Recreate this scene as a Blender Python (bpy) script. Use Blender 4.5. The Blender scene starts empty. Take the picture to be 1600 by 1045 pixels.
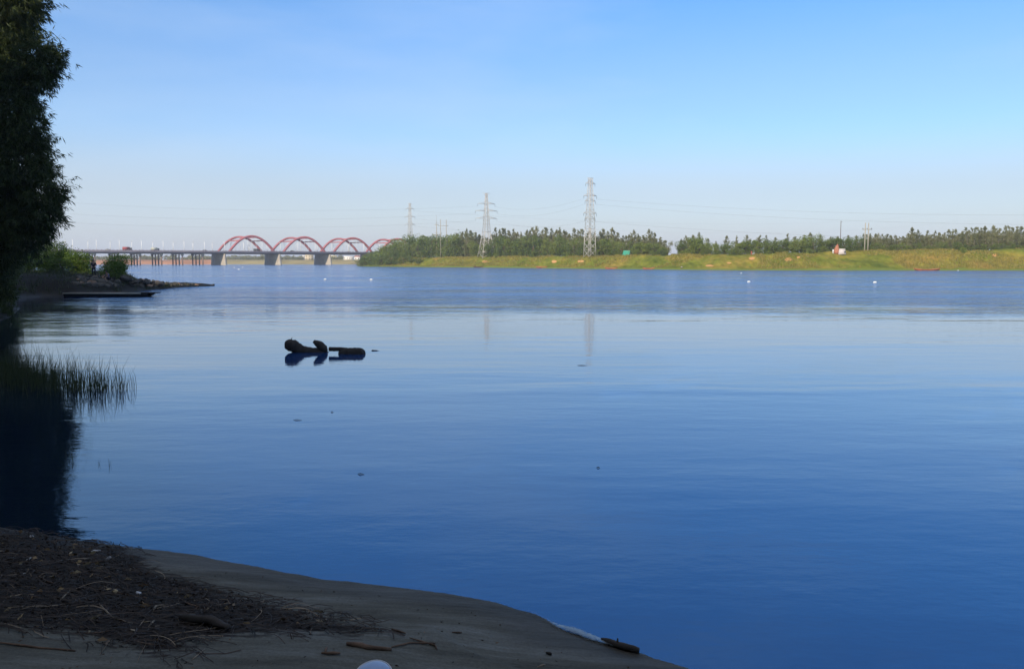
import bpy, bmesh, math, random
import numpy as np
from mathutils import Vector, Matrix
R = math.radians
scene = bpy.context.scene
C = scene.collection
# ---------------------------------------------------------------- camera
CAM_H = 3.0
FPX = 1300.0
THETA = math.atan(113.5 / FPX)          # pitch: horizon line in the picture
cam_d = bpy.data.cameras.new("camera")
cam = bpy.data.objects.new("camera", cam_d); C.objects.link(cam)
cam.location = (0, 0, CAM_H)
cam.rotation_euler = (math.pi / 2 - THETA, 0, 0)
cam_d.sensor_width = 36.0
cam_d.lens = 36.0 * FPX / 1600.0
cam_d.clip_start = 0.1
cam_d.clip_end = 20000
scene.camera = cam
# ---------------------------------------------------------------- light
SUN_EL, SUN_AZ = R(25), R(210)           # behind and to the left of the camera
SUN_DIR = Vector((math.sin(SUN_AZ) * math.cos(SUN_EL), math.cos(SUN_AZ) * math.cos(SUN_EL), math.sin(SUN_EL)))
sd = bpy.data.lights.new("sun", 'SUN'); sd.energy = 3.8; sd.angle = R(0.5); sd.color = (1.0, 0.86, 0.66)
so = bpy.data.objects.new("sun", sd); C.objects.link(so)
so.rotation_euler = SUN_DIR.to_track_quat('Z', 'Y').to_euler()
so.location = (-30, -60, 60)
world = bpy.data.worlds.new("World"); scene.world = world
world.use_nodes = True
wn = world.node_tree; wn.nodes.clear()
w_out = wn.nodes.new('ShaderNodeOutputWorld'); w_bg = wn.nodes.new('ShaderNodeBackground')
w_sky = wn.nodes.new('ShaderNodeTexSky'); w_sky.sky_type = 'NISHITA'
w_sky.sun_disc = False; w_sky.sun_elevation = SUN_EL; w_sky.sun_rotation = SUN_AZ
w_sky.air_density = 1.0; w_sky.dust_density = 0.25; w_sky.ozone_density = 5.0
w_bg.inputs['Strength'].default_value = 0.15
w_hs = wn.nodes.new('ShaderNodeHueSaturation'); w_hs.inputs['Saturation'].default_value = 1.28
w_hs.inputs['Hue'].default_value = 0.503
wn.links.new(w_sky.outputs[0], w_hs.inputs['Color'])
w_tc = wn.nodes.new('ShaderNodeTexCoord'); w_sp = wn.nodes.new('ShaderNodeSeparateXYZ'); wn.links.new(w_tc.outputs['Generated'], w_sp.inputs[0])
w_no = wn.nodes.new('ShaderNodeTexNoise'); w_no.inputs['Scale'].default_value = 2.2; w_no.inputs['Detail'].default_value = 7; w_no.inputs['Roughness'].default_value = 0.55
w_mp = wn.nodes.new('ShaderNodeMapping'); w_mp.inputs['Scale'].default_value = (1.0, 1.0, 4.5); w_mp.inputs['Rotation'].default_value = (0, R(24), 0)
wn.links.new(w_tc.outputs['Generated'], w_mp.inputs[0]); wn.links.new(w_mp.outputs[0], w_no.inputs['Vector'])
w_r = wn.nodes.new('ShaderNodeValToRGB'); w_r.color_ramp.interpolation = 'EASE'      # veil of thin high haze, thickest low down
for e_, (p_, v_) in zip([w_r.color_ramp.elements[0], w_r.color_ramp.elements[1]] + [w_r.color_ramp.elements.new(0.5) for _ in range(3)], ((0.0, .96), (1.0, .0), (0.07, .80), (0.16, .44), (0.34, .17))):
    e_.position = p_; e_.color = (v_, v_, v_, 1)
wn.links.new(w_sp.outputs[2], w_r.inputs[0])
w_c = wn.nodes.new('ShaderNodeMapRange'); w_c.inputs[1].default_value = 0.46; w_c.inputs[2].default_value = 0.78; w_c.inputs[3].default_value = 0.0; w_c.inputs[4].default_value = 0.30
wn.links.new(w_no.outputs['Fac'], w_c.inputs[0])                                      # faint cirrus
w_mx = wn.nodes.new('ShaderNodeMix'); w_mx.data_type = 'RGBA'; wn.links.new(w_r.outputs[0], w_mx.inputs[0]); wn.links.new(w_hs.outputs[0], w_mx.inputs[6])
w_mx.inputs[7].default_value = (2.85, 3.02, 3.38, 1)
w_m2 = wn.nodes.new('ShaderNodeMix'); w_m2.data_type = 'RGBA'; wn.links.new(w_c.outputs[0], w_m2.inputs[0]); wn.links.new(w_mx.outputs[2], w_m2.inputs[6])
w_m2.inputs[7].default_value = (3.3, 4.0, 4.9, 1)
wn.links.new(w_m2.outputs[2], w_bg.inputs[0]); wn.links.new(w_bg.outputs[0], w_out.inputs[0])
scene.view_settings.view_transform = 'Standard'; scene.view_settings.look = 'None'
scene.view_settings.exposure = 0.45; scene.view_settings.gamma = 1.0
scene.cycles.volume_bounces = 0
scene.cycles.transparent_max_bounces = 8

# ---------------------------------------------------------------- camera maths
CT, ST = math.cos(THETA), math.sin(THETA)
def ray(px, py):
    u = (px - 800.0) / FPX; v = (522.5 - py) / FPX
    return Vector((u, CT + v * ST, -ST + v * CT))
def at(px, py, Y):
    d = ray(px, py); t = Y / d.y
    return Vector((d.x * t, Y, CAM_H + d.z * t))
def on_z(px, py, z=0.0):
    d = ray(px, py); t = (z - CAM_H) / d.z
    return Vector((d.x * t, d.y * t, z))
def xat(px, Y): return (px - 800.0) / FPX * Y * (1 / CT) * 1.0

# ---------------------------------------------------------------- mesh helpers
def mesh_np(name, V, F, mat, parent=None, smooth=False, attrs=None):
    """V (n,3) array, F list of equal-length-face arrays or list of lists -> one linked object"""
    me = bpy.data.meshes.new(name)
    V = np.asarray(V, dtype=np.float32)
    if isinstance(F, np.ndarray): Fs = [F]
    else:
        by = {}
        for f in F: by.setdefault(len(f), []).append(f)
        Fs = [np.array(v, dtype=np.int32) for v in by.values()]
    nl = sum(f.size for f in Fs); nf = sum(len(f) for f in Fs)
    me.vertices.add(len(V)); me.vertices.foreach_set('co', V.ravel())
    me.loops.add(nl); me.polygons.add(nf)
    me.loops.foreach_set('vertex_index', np.concatenate([f.ravel() for f in Fs]).astype(np.int32))
    tot = np.concatenate([np.full(len(f), f.shape[1], np.int32) for f in Fs])
    st = np.concatenate([[0], np.cumsum(tot)[:-1]]).astype(np.int32)
    me.polygons.foreach_set('loop_start', st); me.polygons.foreach_set('loop_total', tot)
    if smooth: me.polygons.foreach_set('use_smooth', np.ones(nf, dtype=bool))
    me.update(calc_edges=True); me.validate()
    if attrs:
        for k, a in attrs.items():
            at_ = me.attributes.new(k, 'FLOAT', 'POINT'); at_.data.foreach_set('value', np.asarray(a, np.float32))
    if mat: me.materials.append(mat)
    o = bpy.data.objects.new(name, me); C.objects.link(o)
    if parent: o.parent = parent
    return o
class MB:
    def __init__(s): s.v = []; s.f = []
    def add(s, V, F):
        b = len(s.v); s.v += [tuple(p) for p in V]; s.f += [[i + b for i in f] for f in F]
    def box(s, c, size, rz=0.0, taper=1.0):
        hx, hy, hz = size[0] / 2, size[1] / 2, size[2] / 2; V = []
        for z, k in ((-hz, 1.0), (hz, taper)):
            for x, y in ((-hx, -hy), (hx, -hy), (hx, hy), (-hx, hy)):
                x2, y2 = x * k, y * k
                V.append((c[0] + x2 * math.cos(rz) - y2 * math.sin(rz), c[1] + x2 * math.sin(rz) + y2 * math.cos(rz), c[2] + z))
        s.add(V, [[3, 2, 1, 0], [4, 5, 6, 7], [0, 1, 5, 4], [1, 2, 6, 5], [2, 3, 7, 6], [3, 0, 4, 7]])
    def tube(s, pts, rads, n=6, cap=True, jit=0.0, rng=None, flat=1.0):
        pts = [Vector(p) for p in pts]
        if not hasattr(rads, '__len__'): rads = [rads] * len(pts)
        b = len(s.v); up = Vector((0, 0, 1))
        for i, p in enumerate(pts):
            t = (pts[min(i + 1, len(pts) - 1)] - pts[max(i - 1, 0)])
            if t.length < 1e-9: t = Vector((0, 0, 1))
            t.normalize()
            a = t.cross(up) if abs(t.dot(up)) < 0.95 else t.cross(Vector((0, 1, 0)))
            a.normalize(); c = a.cross(t)
            for k in range(n):
                an = 2 * math.pi * k / n
                r = rads[i] * (1 + (rng.uniform(-jit, jit) if rng else 0))
                s.v.append(tuple(p + a * (math.cos(an) * r) + c * (math.sin(an) * r * flat)))
        for i in range(len(pts) - 1):
            for k in range(n):
                k2 = (k + 1) % n
                s.f.append([b + i * n + k, b + i * n + k2, b + (i + 1) * n + k2, b + (i + 1) * n + k])
        if cap:
            s.f.append([b + k for k in range(n)][::-1]); s.f.append([b + (len(pts) - 1) * n + k for k in range(n)])
    def beam(s, a, b, w):
        s.tube([a, b], w / 2, n=4)
    def build(s, name, mat, parent=None, smooth=False):
        return mesh_np(name, s.v, s.f, mat, parent, smooth)
def tag(o, label=None, cat=None, group=None, kind=None):
    if label: o['label'] = label
    if cat: o['category'] = cat
    if group: o['group'] = group
    if kind: o['kind'] = kind
    return o
def empty(name, loc, rz=0.0):
    o = bpy.data.objects.new(name, None); o.location = loc; o.rotation_euler = (0, 0, rz); o.empty_display_size = 0.5
    C.objects.link(o); return o
def copy_tree(o, parent=None):
    c = o.copy(); C.objects.link(c)
    if parent: c.parent = parent
    for ch in list(o.children): copy_tree(ch, c)
    return c
ORD = ['first', 'second', 'third', 'fourth', 'fifth', 'sixth', 'seventh', 'eighth', 'ninth', 'tenth', 'eleventh', 'twelfth', 'thirteenth',
       'fourteenth', 'fifteenth', 'sixteenth', 'seventeenth', 'eighteenth', 'nineteenth', 'twentieth']
def nth(i):
    n = i + 1
    if n <= 20: return ORD[i]
    t, r = divmod(n, 10); T = {2: 'twent', 3: 'thirt', 4: 'fort', 5: 'fift', 6: 'sixt', 7: 'sevent'}[t]
    return T + 'ieth' if r == 0 else T + 'y-' + ORD[r - 1]

# ---------------------------------------------------------------- materials
def new_mat(name):
    m = bpy.data.materials.new(name); m.use_nodes = True
    nt = m.node_tree; b = nt.nodes['Principled BSDF']
    return m, nt, b
def N(nt, t, **kw):
    n = nt.nodes.new(t)
    for k, v in kw.items(): setattr(n, k, v)
    return n
def ramp(nt, stops, interp='LINEAR'):
    r = nt.nodes.new('ShaderNodeValToRGB'); cr = r.color_ramp; cr.interpolation = interp
    while len(cr.elements) < len(stops): cr.elements.new(0.5)
    for e, (p, c) in zip(cr.elements, stops): e.position = p; e.color = (c[0], c[1], c[2], 1)
    return r
def plain(name, col, var=0.25, scale=3.0, rough=0.7, bump=0.0, metal=0.0, spec=0.3, coord='Object'):
    m, nt, b = new_mat(name); L = nt.links
    tc = N(nt, 'ShaderNodeTexCoord'); no = N(nt, 'ShaderNodeTexNoise'); no.inputs['Scale'].default_value = scale; no.inputs['Detail'].default_value = 5
    L.new(tc.outputs[coord], no.inputs['Vector'])
    lo = [c * (1 - var) for c in col]; hi = [min(1, c * (1 + var)) for c in col]
    r = ramp(nt, [(0.3, lo), (0.7, hi)]); L.new(no.outputs['Fac'], r.inputs[0]); L.new(r.outputs[0], b.inputs['Base Color'])
    b.inputs['Roughness'].default_value = rough; b.inputs['Metallic'].default_value = metal; b.inputs['Specular IOR Level'].default_value = spec
    if bump:
        bp = N(nt, 'ShaderNodeBump'); bp.inputs['Strength'].default_value = bump; bp.inputs['Distance'].default_value = 0.05
        L.new(no.outputs['Fac'], bp.inputs['Height']); L.new(bp.outputs[0], b.inputs['Normal'])
    return m
def leafmat(name, c0, c1, c2, scale=0.6, trans=0.25, objvar=0.0):
    m, nt, b = new_mat(name); L = nt.links
    ge = N(nt, 'ShaderNodeNewGeometry'); tc = N(nt, 'ShaderNodeTexCoord'); no = N(nt, 'ShaderNodeTexNoise'); no.inputs['Scale'].default_value = scale
    no.inputs['Detail'].default_value = 3; L.new(tc.outputs['Object'], no.inputs['Vector'])
    oi = N(nt, 'ShaderNodeObjectInfo')
    ad = N(nt, 'ShaderNodeMath', operation='MULTIPLY_ADD'); ad.inputs[1].default_value = 0.45; L.new(ge.outputs['Random Per Island'], ad.inputs[0]); 
    sc = N(nt, 'ShaderNodeMath', operation='MULTIPLY'); sc.inputs[1].default_value = 0.75; L.new(no.outputs['Fac'], sc.inputs[0]); L.new(sc.outputs[0], ad.inputs[2])
    a2 = N(nt, 'ShaderNodeMath', operation='MULTIPLY_ADD'); a2.inputs[1].default_value = objvar; L.new(oi.outputs['Random'], a2.inputs[0]); L.new(ad.outputs[0], a2.inputs[2])
    a3 = N(nt, 'ShaderNodeMath', operation='SUBTRACT'); a3.inputs[1].default_value = objvar * 0.5; L.new(a2.outputs[0], a3.inputs[0])
    r = ramp(nt, [(0.28, c0), (0.55, c1), (0.85, c2)]); L.new(a3.outputs[0], r.inputs[0]); L.new(r.outputs[0], b.inputs['Base Color'])
    b.inputs['Roughness'].default_value = 0.6; b.inputs['Specular IOR Level'].default_value = 0.25
    tr = N(nt, 'ShaderNodeBsdfTranslucent'); L.new(r.outputs[0], tr.inputs[0])
    mx = N(nt, 'ShaderNodeMixShader'); mx.inputs[0].default_value = trans
    L.new(b.outputs[0], mx.inputs[1]); L.new(tr.outputs[0], mx.inputs[2]); L.new(mx.outputs[0], nt.nodes['Material Output'].inputs[0])
    return m
M = {}
M['bark'] = plain('bark', (0.13, 0.10, 0.075), 0.35, 4, 0.9, 0.5)
M['bark_pale'] = plain('bark_pale', (0.22, 0.19, 0.16), 0.3, 4, 0.9, 0.4)
M['culm'] = plain('culm', (0.09, 0.11, 0.04), 0.3, 3, 0.5)
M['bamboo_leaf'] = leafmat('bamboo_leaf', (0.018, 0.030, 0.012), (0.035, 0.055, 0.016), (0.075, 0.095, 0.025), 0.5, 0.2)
M['near_leaf'] = leafmat('near_leaf', (0.03, 0.06, 0.015), (0.05, 0.10, 0.02), (0.08, 0.13, 0.03), 0.5, 0.15)
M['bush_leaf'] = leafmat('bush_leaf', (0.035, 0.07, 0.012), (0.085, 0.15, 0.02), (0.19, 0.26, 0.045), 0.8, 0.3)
M['broad_leaf'] = leafmat('broad_leaf', (0.045, 0.08, 0.02), (0.11, 0.165, 0.032), (0.21, 0.25, 0.052), 0.7, 0.25, 0.35)
M['casuarina_leaf'] = leafmat('casuarina_leaf', (0.075, 0.092, 0.042), (0.15, 0.165, 0.07), (0.23, 0.225, 0.105), 0.7, 0.2, 0.3)
M['bright_leaf'] = leafmat('bright_leaf', (0.09, 0.14, 0.02), (0.16, 0.22, 0.03), (0.26, 0.30, 0.05), 1.0, 0.3)
M['reed'] = leafmat('reed', (0.02, 0.035, 0.015), (0.035, 0.05, 0.02), (0.06, 0.07, 0.03), 1.0, 0.15)
M['dry_grass'] = leafmat('dry_grass', (0.14, 0.13, 0.025), (0.24, 0.21, 0.045), (0.34, 0.27, 0.07), 0.15, 0.3)
M['steel'] = plain('galvanised_steel', (0.50, 0.48, 0.44), 0.15, 1.5, 0.55, 0, 0.2)
M['concrete'] = plain('concrete', (0.40, 0.35, 0.28), 0.18, 0.25, 0.85, 0.2)
M['deck_conc'] = plain('deck_concrete', (0.17, 0.15, 0.16), 0.2, 0.15, 0.85)
M['column_conc'] = plain('column_concrete', (0.20, 0.14, 0.11), 0.25, 0.3, 0.85)
M['asphalt'] = plain('asphalt', (0.06, 0.06, 0.06), 0.2, 0.5, 0.9)
M['red_paint'] = plain('red_paint', (0.42, 0.13, 0.135), 0.2, 0.3, 0.5)
M['pale_rail'] = plain('pale_rail', (0.21, 0.18, 0.21), 0.2, 0.5, 0.6)
M['white_paint'] = plain('white_paint', (0.75, 0.75, 0.73), 0.08, 2, 0.5)
M['orange_boat'] = plain('orange_boat', (0.50, 0.15, 0.05), 0.3, 1.5, 0.7)
M['brown_boat'] = plain('brown_boat', (0.13, 0.07, 0.045), 0.3, 1.5, 0.8)
M['orange_in'] = plain('boat_inside', (0.42, 0.20, 0.10), 0.3, 1.5, 0.8)
M['driftwood'] = plain('driftwood', (0.028, 0.024, 0.022), 0.4, 6, 0.8, 0.6)
M['stick'] = plain('stick', (0.10, 0.065, 0.045), 0.5, 9, 0.85, 0.4)
M['stick_pale'] = plain('stick_pale', (0.17, 0.14, 0.105), 0.3, 9, 0.85, 0.3)
M['rock'] = plain('rock', (0.075, 0.068, 0.06), 0.45, 1.2, 0.85, 0.8)
M['rock_warm'] = plain('rock_warm', (0.19, 0.125, 0.085), 0.4, 1.2, 0.85, 0.8)
M['green_tarp'] = plain('green_tarp', (0.04, 0.26, 0.17), 0.15, 2, 0.6)
M['dark_cloth'] = plain('dark_cloth', (0.025, 0.025, 0.035), 0.3, 3, 0.8)
M['grey_cloth'] = plain('grey_cloth', (0.12, 0.10, 0.13), 0.3, 3, 0.8)
M['red_cloth'] = plain('red_cloth', (0.45, 0.06, 0.04), 0.2, 3, 0.8)
M['white_cloth'] = plain('white_cloth', (0.7, 0.68, 0.64), 0.1, 3, 0.8)
M['skin'] = plain('skin', (0.32, 0.19, 0.13), 0.1, 5, 0.6)
M['hair'] = plain('hair', (0.02, 0.017, 0.015), 0.2, 5, 0.6)
M['brick'] = plain('brick', (0.36, 0.15, 0.09), 0.4, 2.5, 0.9, 0.5)
M['pale_wall'] = plain('pale_wall', (0.52, 0.47, 0.46), 0.1, 1.5, 0.9)
M['tan_wall'] = plain('tan_wall', (0.55, 0.47, 0.33), 0.1, 0.3, 0.9)
M['cream_wall'] = plain('cream_wall', (0.70, 0.62, 0.40), 0.1, 0.3, 0.9)
M['white_wall'] = plain('white_wall', (0.72, 0.70, 0.66), 0.1, 0.3, 0.9)
M['red_roof'] = plain('red_roof', (0.30, 0.12, 0.09), 0.2, 0.3, 0.9)
M['window'] = plain('window_glass', (0.04, 0.05, 0.06), 0.2, 0.5, 0.2)
M['rubber'] = plain('rubber', (0.02, 0.02, 0.02), 0.2, 3, 0.9)
M['wire'] = plain('wire', (0.16, 0.16, 0.17), 0.1, 1, 0.6)
M['pole'] = plain('pole_concrete', (0.32, 0.30, 0.25), 0.15, 1, 0.8)
M['wood_pole'] = plain('wood_pole', (0.13, 0.11, 0.10), 0.2, 1, 0.8)
M['truck_red'] = plain('truck_red', (0.30, 0.05, 0.05), 0.2, 1, 0.5)
M['truck_dark'] = plain('truck_dark', (0.05, 0.06, 0.07), 0.2, 1, 0.5)
M['truck_pale'] = plain('truck_pale', (0.45, 0.46, 0.38), 0.2, 1, 0.5)
M['plastic'] = plain('plastic', (0.24, 0.32, 0.48), 0.12, 6, 0.3)
M['foam_white'] = plain('foam_white', (0.42, 0.43, 0.45), 0.1, 9, 0.8)
M['litter'] = leafmat('litter', (0.012, 0.010, 0.009), (0.045, 0.030, 0.022), (0.14, 0.095, 0.06), 3.0, 0.0)
M['wrack'] = leafmat('wrack', (0.007, 0.006, 0.006), (0.016, 0.012, 0.010), (0.04, 0.026, 0.018), 3.0, 0.0)
M['litter_pale'] = leafmat('litter_pale', (0.10, 0.075, 0.05), (0.17, 0.13, 0.09), (0.26, 0.21, 0.15), 3.0, 0.0)
M['leaf_dry'] = leafmat('leaf_dry', (0.10, 0.06, 0.03), (0.17, 0.12, 0.06), (0.28, 0.22, 0.12), 3.0, 0.0)

# water --------------------------------------------------------------
def water_mat():
    m, nt, b = new_mat('water'); L = nt.links
    ge = N(nt, 'ShaderNodeNewGeometry'); sp = N(nt, 'ShaderNodeSeparateXYZ'); L.new(ge.outputs['Position'], sp.inputs[0])
    def math_(op, a, bb, cc=None):
        n = N(nt, 'ShaderNodeMath', operation=op)
        for i, x in enumerate((a, bb, cc)):
            if x is None: continue
            if isinstance(x, (int, float)): n.inputs[i].default_value = x
            else: L.new(x, n.inputs[i])
        return n.outputs[0]
    def mr(x, a, bb, c=0.0, d=1.0):
        n = N(nt, 'ShaderNodeMapRange'); n.interpolation_type = 'SMOOTHSTEP'; L.new(x, n.inputs[0])
        for i, v in enumerate((a, bb, c, d)): n.inputs[i + 1].default_value = v
        return n.outputs[0]
    def noise(scale, sx, sy, det=3, rough=0.5, off=0.0):
        mp = N(nt, 'ShaderNodeMapping'); mp.inputs['Scale'].default_value = (sx, sy, 1); mp.inputs['Location'].default_value = (off, off * 0.7, 0)
        L.new(ge.outputs['Position'], mp.inputs[0]); no = N(nt, 'ShaderNodeTexNoise'); no.inputs['Scale'].default_value = scale
        no.inputs['Detail'].default_value = det; no.inputs['Roughness'].default_value = rough; L.new(mp.outputs[0], no.inputs['Vector']); return no.outputs['Fac']
    big = noise(0.035, 0.45, 1.0, 4, 0.6, 11.0)          # gust patches
    yw = math_('MULTIPLY_ADD', math_('SUBTRACT', big, 0.5), 70.0, sp.outputs['Y'])
    gust = mr(yw, 36, 76)                                  # wind-ruffled reach beyond the calm lane
    lane = noise(0.012, 0.12, 1.0, 3, 0.5, 3.0)
    gust2 = math_('MULTIPLY', gust, mr(lane, 0.36, 0.52, 0.35, 1.0))
    lee = math_('MAXIMUM', mr(math_('MULTIPLY_ADD', sp.outputs['Y'], 0.40, sp.outputs['X']), -12, 3), mr(sp.outputs['Y'], 84, 112))   # calm water sheltered by the spit
    gust2 = math_('MULTIPLY', gust2, lee)
    paws = mr(noise(0.11, 0.28, 1.0, 5, 0.65, 31.0), 0.36, 0.64, 0.35, 1.5)
    gust2 = math_('MULTIPLY', gust2, paws)
    swl = mr(noise(0.16, 0.25, 1.0, 3, 0.55, 41.0), 0.35, 0.7, 0.3, 1.8)
    h1 = noise(2.2, 0.45, 1.0, 4, 0.55)                    # ripples
    h2 = noise(0.55, 0.35, 1.0, 3, 0.5, 5.0)               # slow undulation
    h3 = noise(7.0, 0.6, 1.0, 2, 0.5, 9.0)
    hh = math_('ADD', math_('MULTIPLY', h1, math_('MULTIPLY_ADD', gust2, 0.11, 0.0045)), math_('MULTIPLY', h2, math_('MULTIPLY', swl, 0.016)))
    hh = math_('ADD', hh, math_('MULTIPLY', h3, math_('MULTIPLY_ADD', gust2, 0.020, 0.0010)))
    h4 = noise(0.8, 0.5, 1.0, 3, 0.6, 17.0)
    hh = math_('ADD', hh, math_('MULTIPLY', h4, math_('MULTIPLY', gust2, 0.60)))
    bp = N(nt, 'ShaderNodeBump'); bp.inputs['Strength'].default_value = 1.0; bp.inputs['Distance'].default_value = 1.0
    L.new(hh, bp.inputs['Height']); L.new(bp.outputs[0], b.inputs['Normal'])
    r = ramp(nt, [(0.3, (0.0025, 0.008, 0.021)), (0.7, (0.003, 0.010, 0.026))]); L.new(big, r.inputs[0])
    gust_blue = N(nt, 'ShaderNodeMix', data_type='RGBA'); L.new(math_('MULTIPLY', lee, mr(yw, 34, 85)), gust_blue.inputs[0]); 
    opn = N(nt, 'ShaderNodeMix', data_type='RGBA')                    # bamboo's dark reflection put into the body colour at left, blue open river
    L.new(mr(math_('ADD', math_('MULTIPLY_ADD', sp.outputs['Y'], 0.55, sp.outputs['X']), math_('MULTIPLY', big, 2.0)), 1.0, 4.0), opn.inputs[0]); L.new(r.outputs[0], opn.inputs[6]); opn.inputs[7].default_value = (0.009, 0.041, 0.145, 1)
    L.new(opn.outputs[2], gust_blue.inputs[6]); gust_blue.inputs[7].default_value = (0.018, 0.085, 0.27, 1)   # sky reflection of the ruffled reach put into the body colour as blue
    L.new(gust_blue.outputs[2], b.inputs['Base Color'])
    b.inputs['IOR'].default_value = 2.2; b.inputs['Specular IOR Level'].default_value = 0.5; b.inputs['Specular Tint'].default_value = (0.36, 0.74, 1.0, 1)
    ro = math_('MULTIPLY_ADD', gust2, 0.12, 0.035); L.new(ro, b.inputs['Roughness'])
    return m
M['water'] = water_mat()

def sand_mat():
    m, nt, b = new_mat('sand'); L = nt.links
    tc = N(nt, 'ShaderNodeTexCoord'); ge = N(nt, 'ShaderNodeNewGeometry')
    def noise(scale, det=5, rough=0.6, v=None, s=None):
        no = N(nt, 'ShaderNodeTexNoise'); no.inputs['Scale'].default_value = scale; no.inputs['Detail'].default_value = det; no.inputs['Roughness'].default_value = rough
        if s:
            mp = N(nt, 'ShaderNodeMapping'); mp.inputs['Scale'].default_value = s; mp.inputs['Rotation'].default_value = (0, 0, R(24)); L.new(ge.outputs['Position'], mp.inputs[0]); L.new(mp.outputs[0], no.inputs['Vector'])
        else: L.new(ge.outputs['Position'], no.inputs['Vector'])
        return no.outputs['Fac']
    a_deb = N(nt, 'ShaderNodeAttribute'); a_deb.attribute_name = 'debris'
    a_wet = N(nt, 'ShaderNodeAttribute'); a_wet.attribute_name = 'wet'
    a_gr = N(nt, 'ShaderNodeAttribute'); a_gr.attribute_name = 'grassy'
    n1 = noise(1.3, 7, 0.68, s=(0.45, 2.6, 1)); n2 = noise(45, 3, 0.6); n3 = noise(6, 6, 0.7, s=(0.5, 2.2, 1))
    sand = ramp(nt, [(0.3, (0.050, 0.050, 0.044)), (0.48, (0.088, 0.088, 0.076)), (0.60, (0.118, 0.122, 0.114)), (0.72, (0.165, 0.172, 0.165))]); L.new(n1, sand.inputs[0])
    gr = N(nt, 'ShaderNodeMix', data_type='RGBA', blend_type='MULTIPLY'); gr.inputs[0].default_value = 0.6
    g2 = ramp(nt, [(0.25, (0.6, 0.6, 0.6)), (0.75, (1.3, 1.3, 1.3))]); L.new(n2, g2.inputs[0]); L.new(sand.outputs[0], gr.inputs[6]); L.new(g2.outputs[0], gr.inputs[7])
    dirt = ramp(nt, [(0.3, (0.007, 0.007, 0.008)), (0.7, (0.026, 0.020, 0.017))]); L.new(n3, dirt.inputs[0])
    ma = N(nt, 'ShaderNodeMath', operation='MULTIPLY_ADD'); ma.inputs[1].default_value = 2.4; ma.inputs[2].default_value = -1.2; L.new(n3, ma.inputs[0])
    ad = N(nt, 'ShaderNodeMath', operation='ADD'); L.new(a_deb.outputs['Fac'], ad.inputs[0]); L.new(ma.outputs[0], ad.inputs[1])
    mr = N(nt, 'ShaderNodeMapRange'); mr.interpolation_type = 'SMOOTHSTEP'; mr.inputs[1].default_value = 0.35; mr.inputs[2].default_value = 0.75; L.new(ad.outputs[0], mr.inputs[0])
    m1 = N(nt, 'ShaderNodeMix', data_type='RGBA'); L.new(mr.outputs[0], m1.inputs[0]); L.new(gr.outputs[2], m1.inputs[6]); L.new(dirt.outputs[0], m1.inputs[7])
    m2 = N(nt, 'ShaderNodeMix', data_type='RGBA', blend_type='MULTIPLY'); L.new(a_wet.outputs['Fac'], m2.inputs[0]); L.new(m1.outputs[2], m2.inputs[6]); m2.inputs[7].default_value = (0.5, 0.47, 0.46, 1)
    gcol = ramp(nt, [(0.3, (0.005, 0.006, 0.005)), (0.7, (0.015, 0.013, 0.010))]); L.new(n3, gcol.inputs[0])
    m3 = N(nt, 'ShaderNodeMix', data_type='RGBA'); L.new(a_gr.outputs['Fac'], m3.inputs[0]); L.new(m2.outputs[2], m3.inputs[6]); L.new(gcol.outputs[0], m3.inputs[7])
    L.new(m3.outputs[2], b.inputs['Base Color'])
    rr = N(nt, 'ShaderNodeMapRange'); rr.inputs[3].default_value = 0.95; rr.inputs[4].default_value = 0.6; L.new(a_wet.outputs['Fac'], rr.inputs[0]); L.new(rr.outputs[0], b.inputs['Roughness'])
    b.inputs['Specular IOR Level'].default_value = 0.15
    h = N(nt, 'ShaderNodeMath', operation='MULTIPLY_ADD'); h.inputs[1].default_value = 0.25; L.new(n2, h.inputs[0]); L.new(n3, h.inputs[2])
    bp = N(nt, 'ShaderNodeBump'); bp.inputs['Strength'].default_value = 0.6; bp.inputs['Distance'].default_value = 0.03; L.new(h.outputs[0], bp.inputs['Height']); L.new(bp.outputs[0], b.inputs['Normal'])
    return m
M['sand'] = sand_mat()

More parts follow.
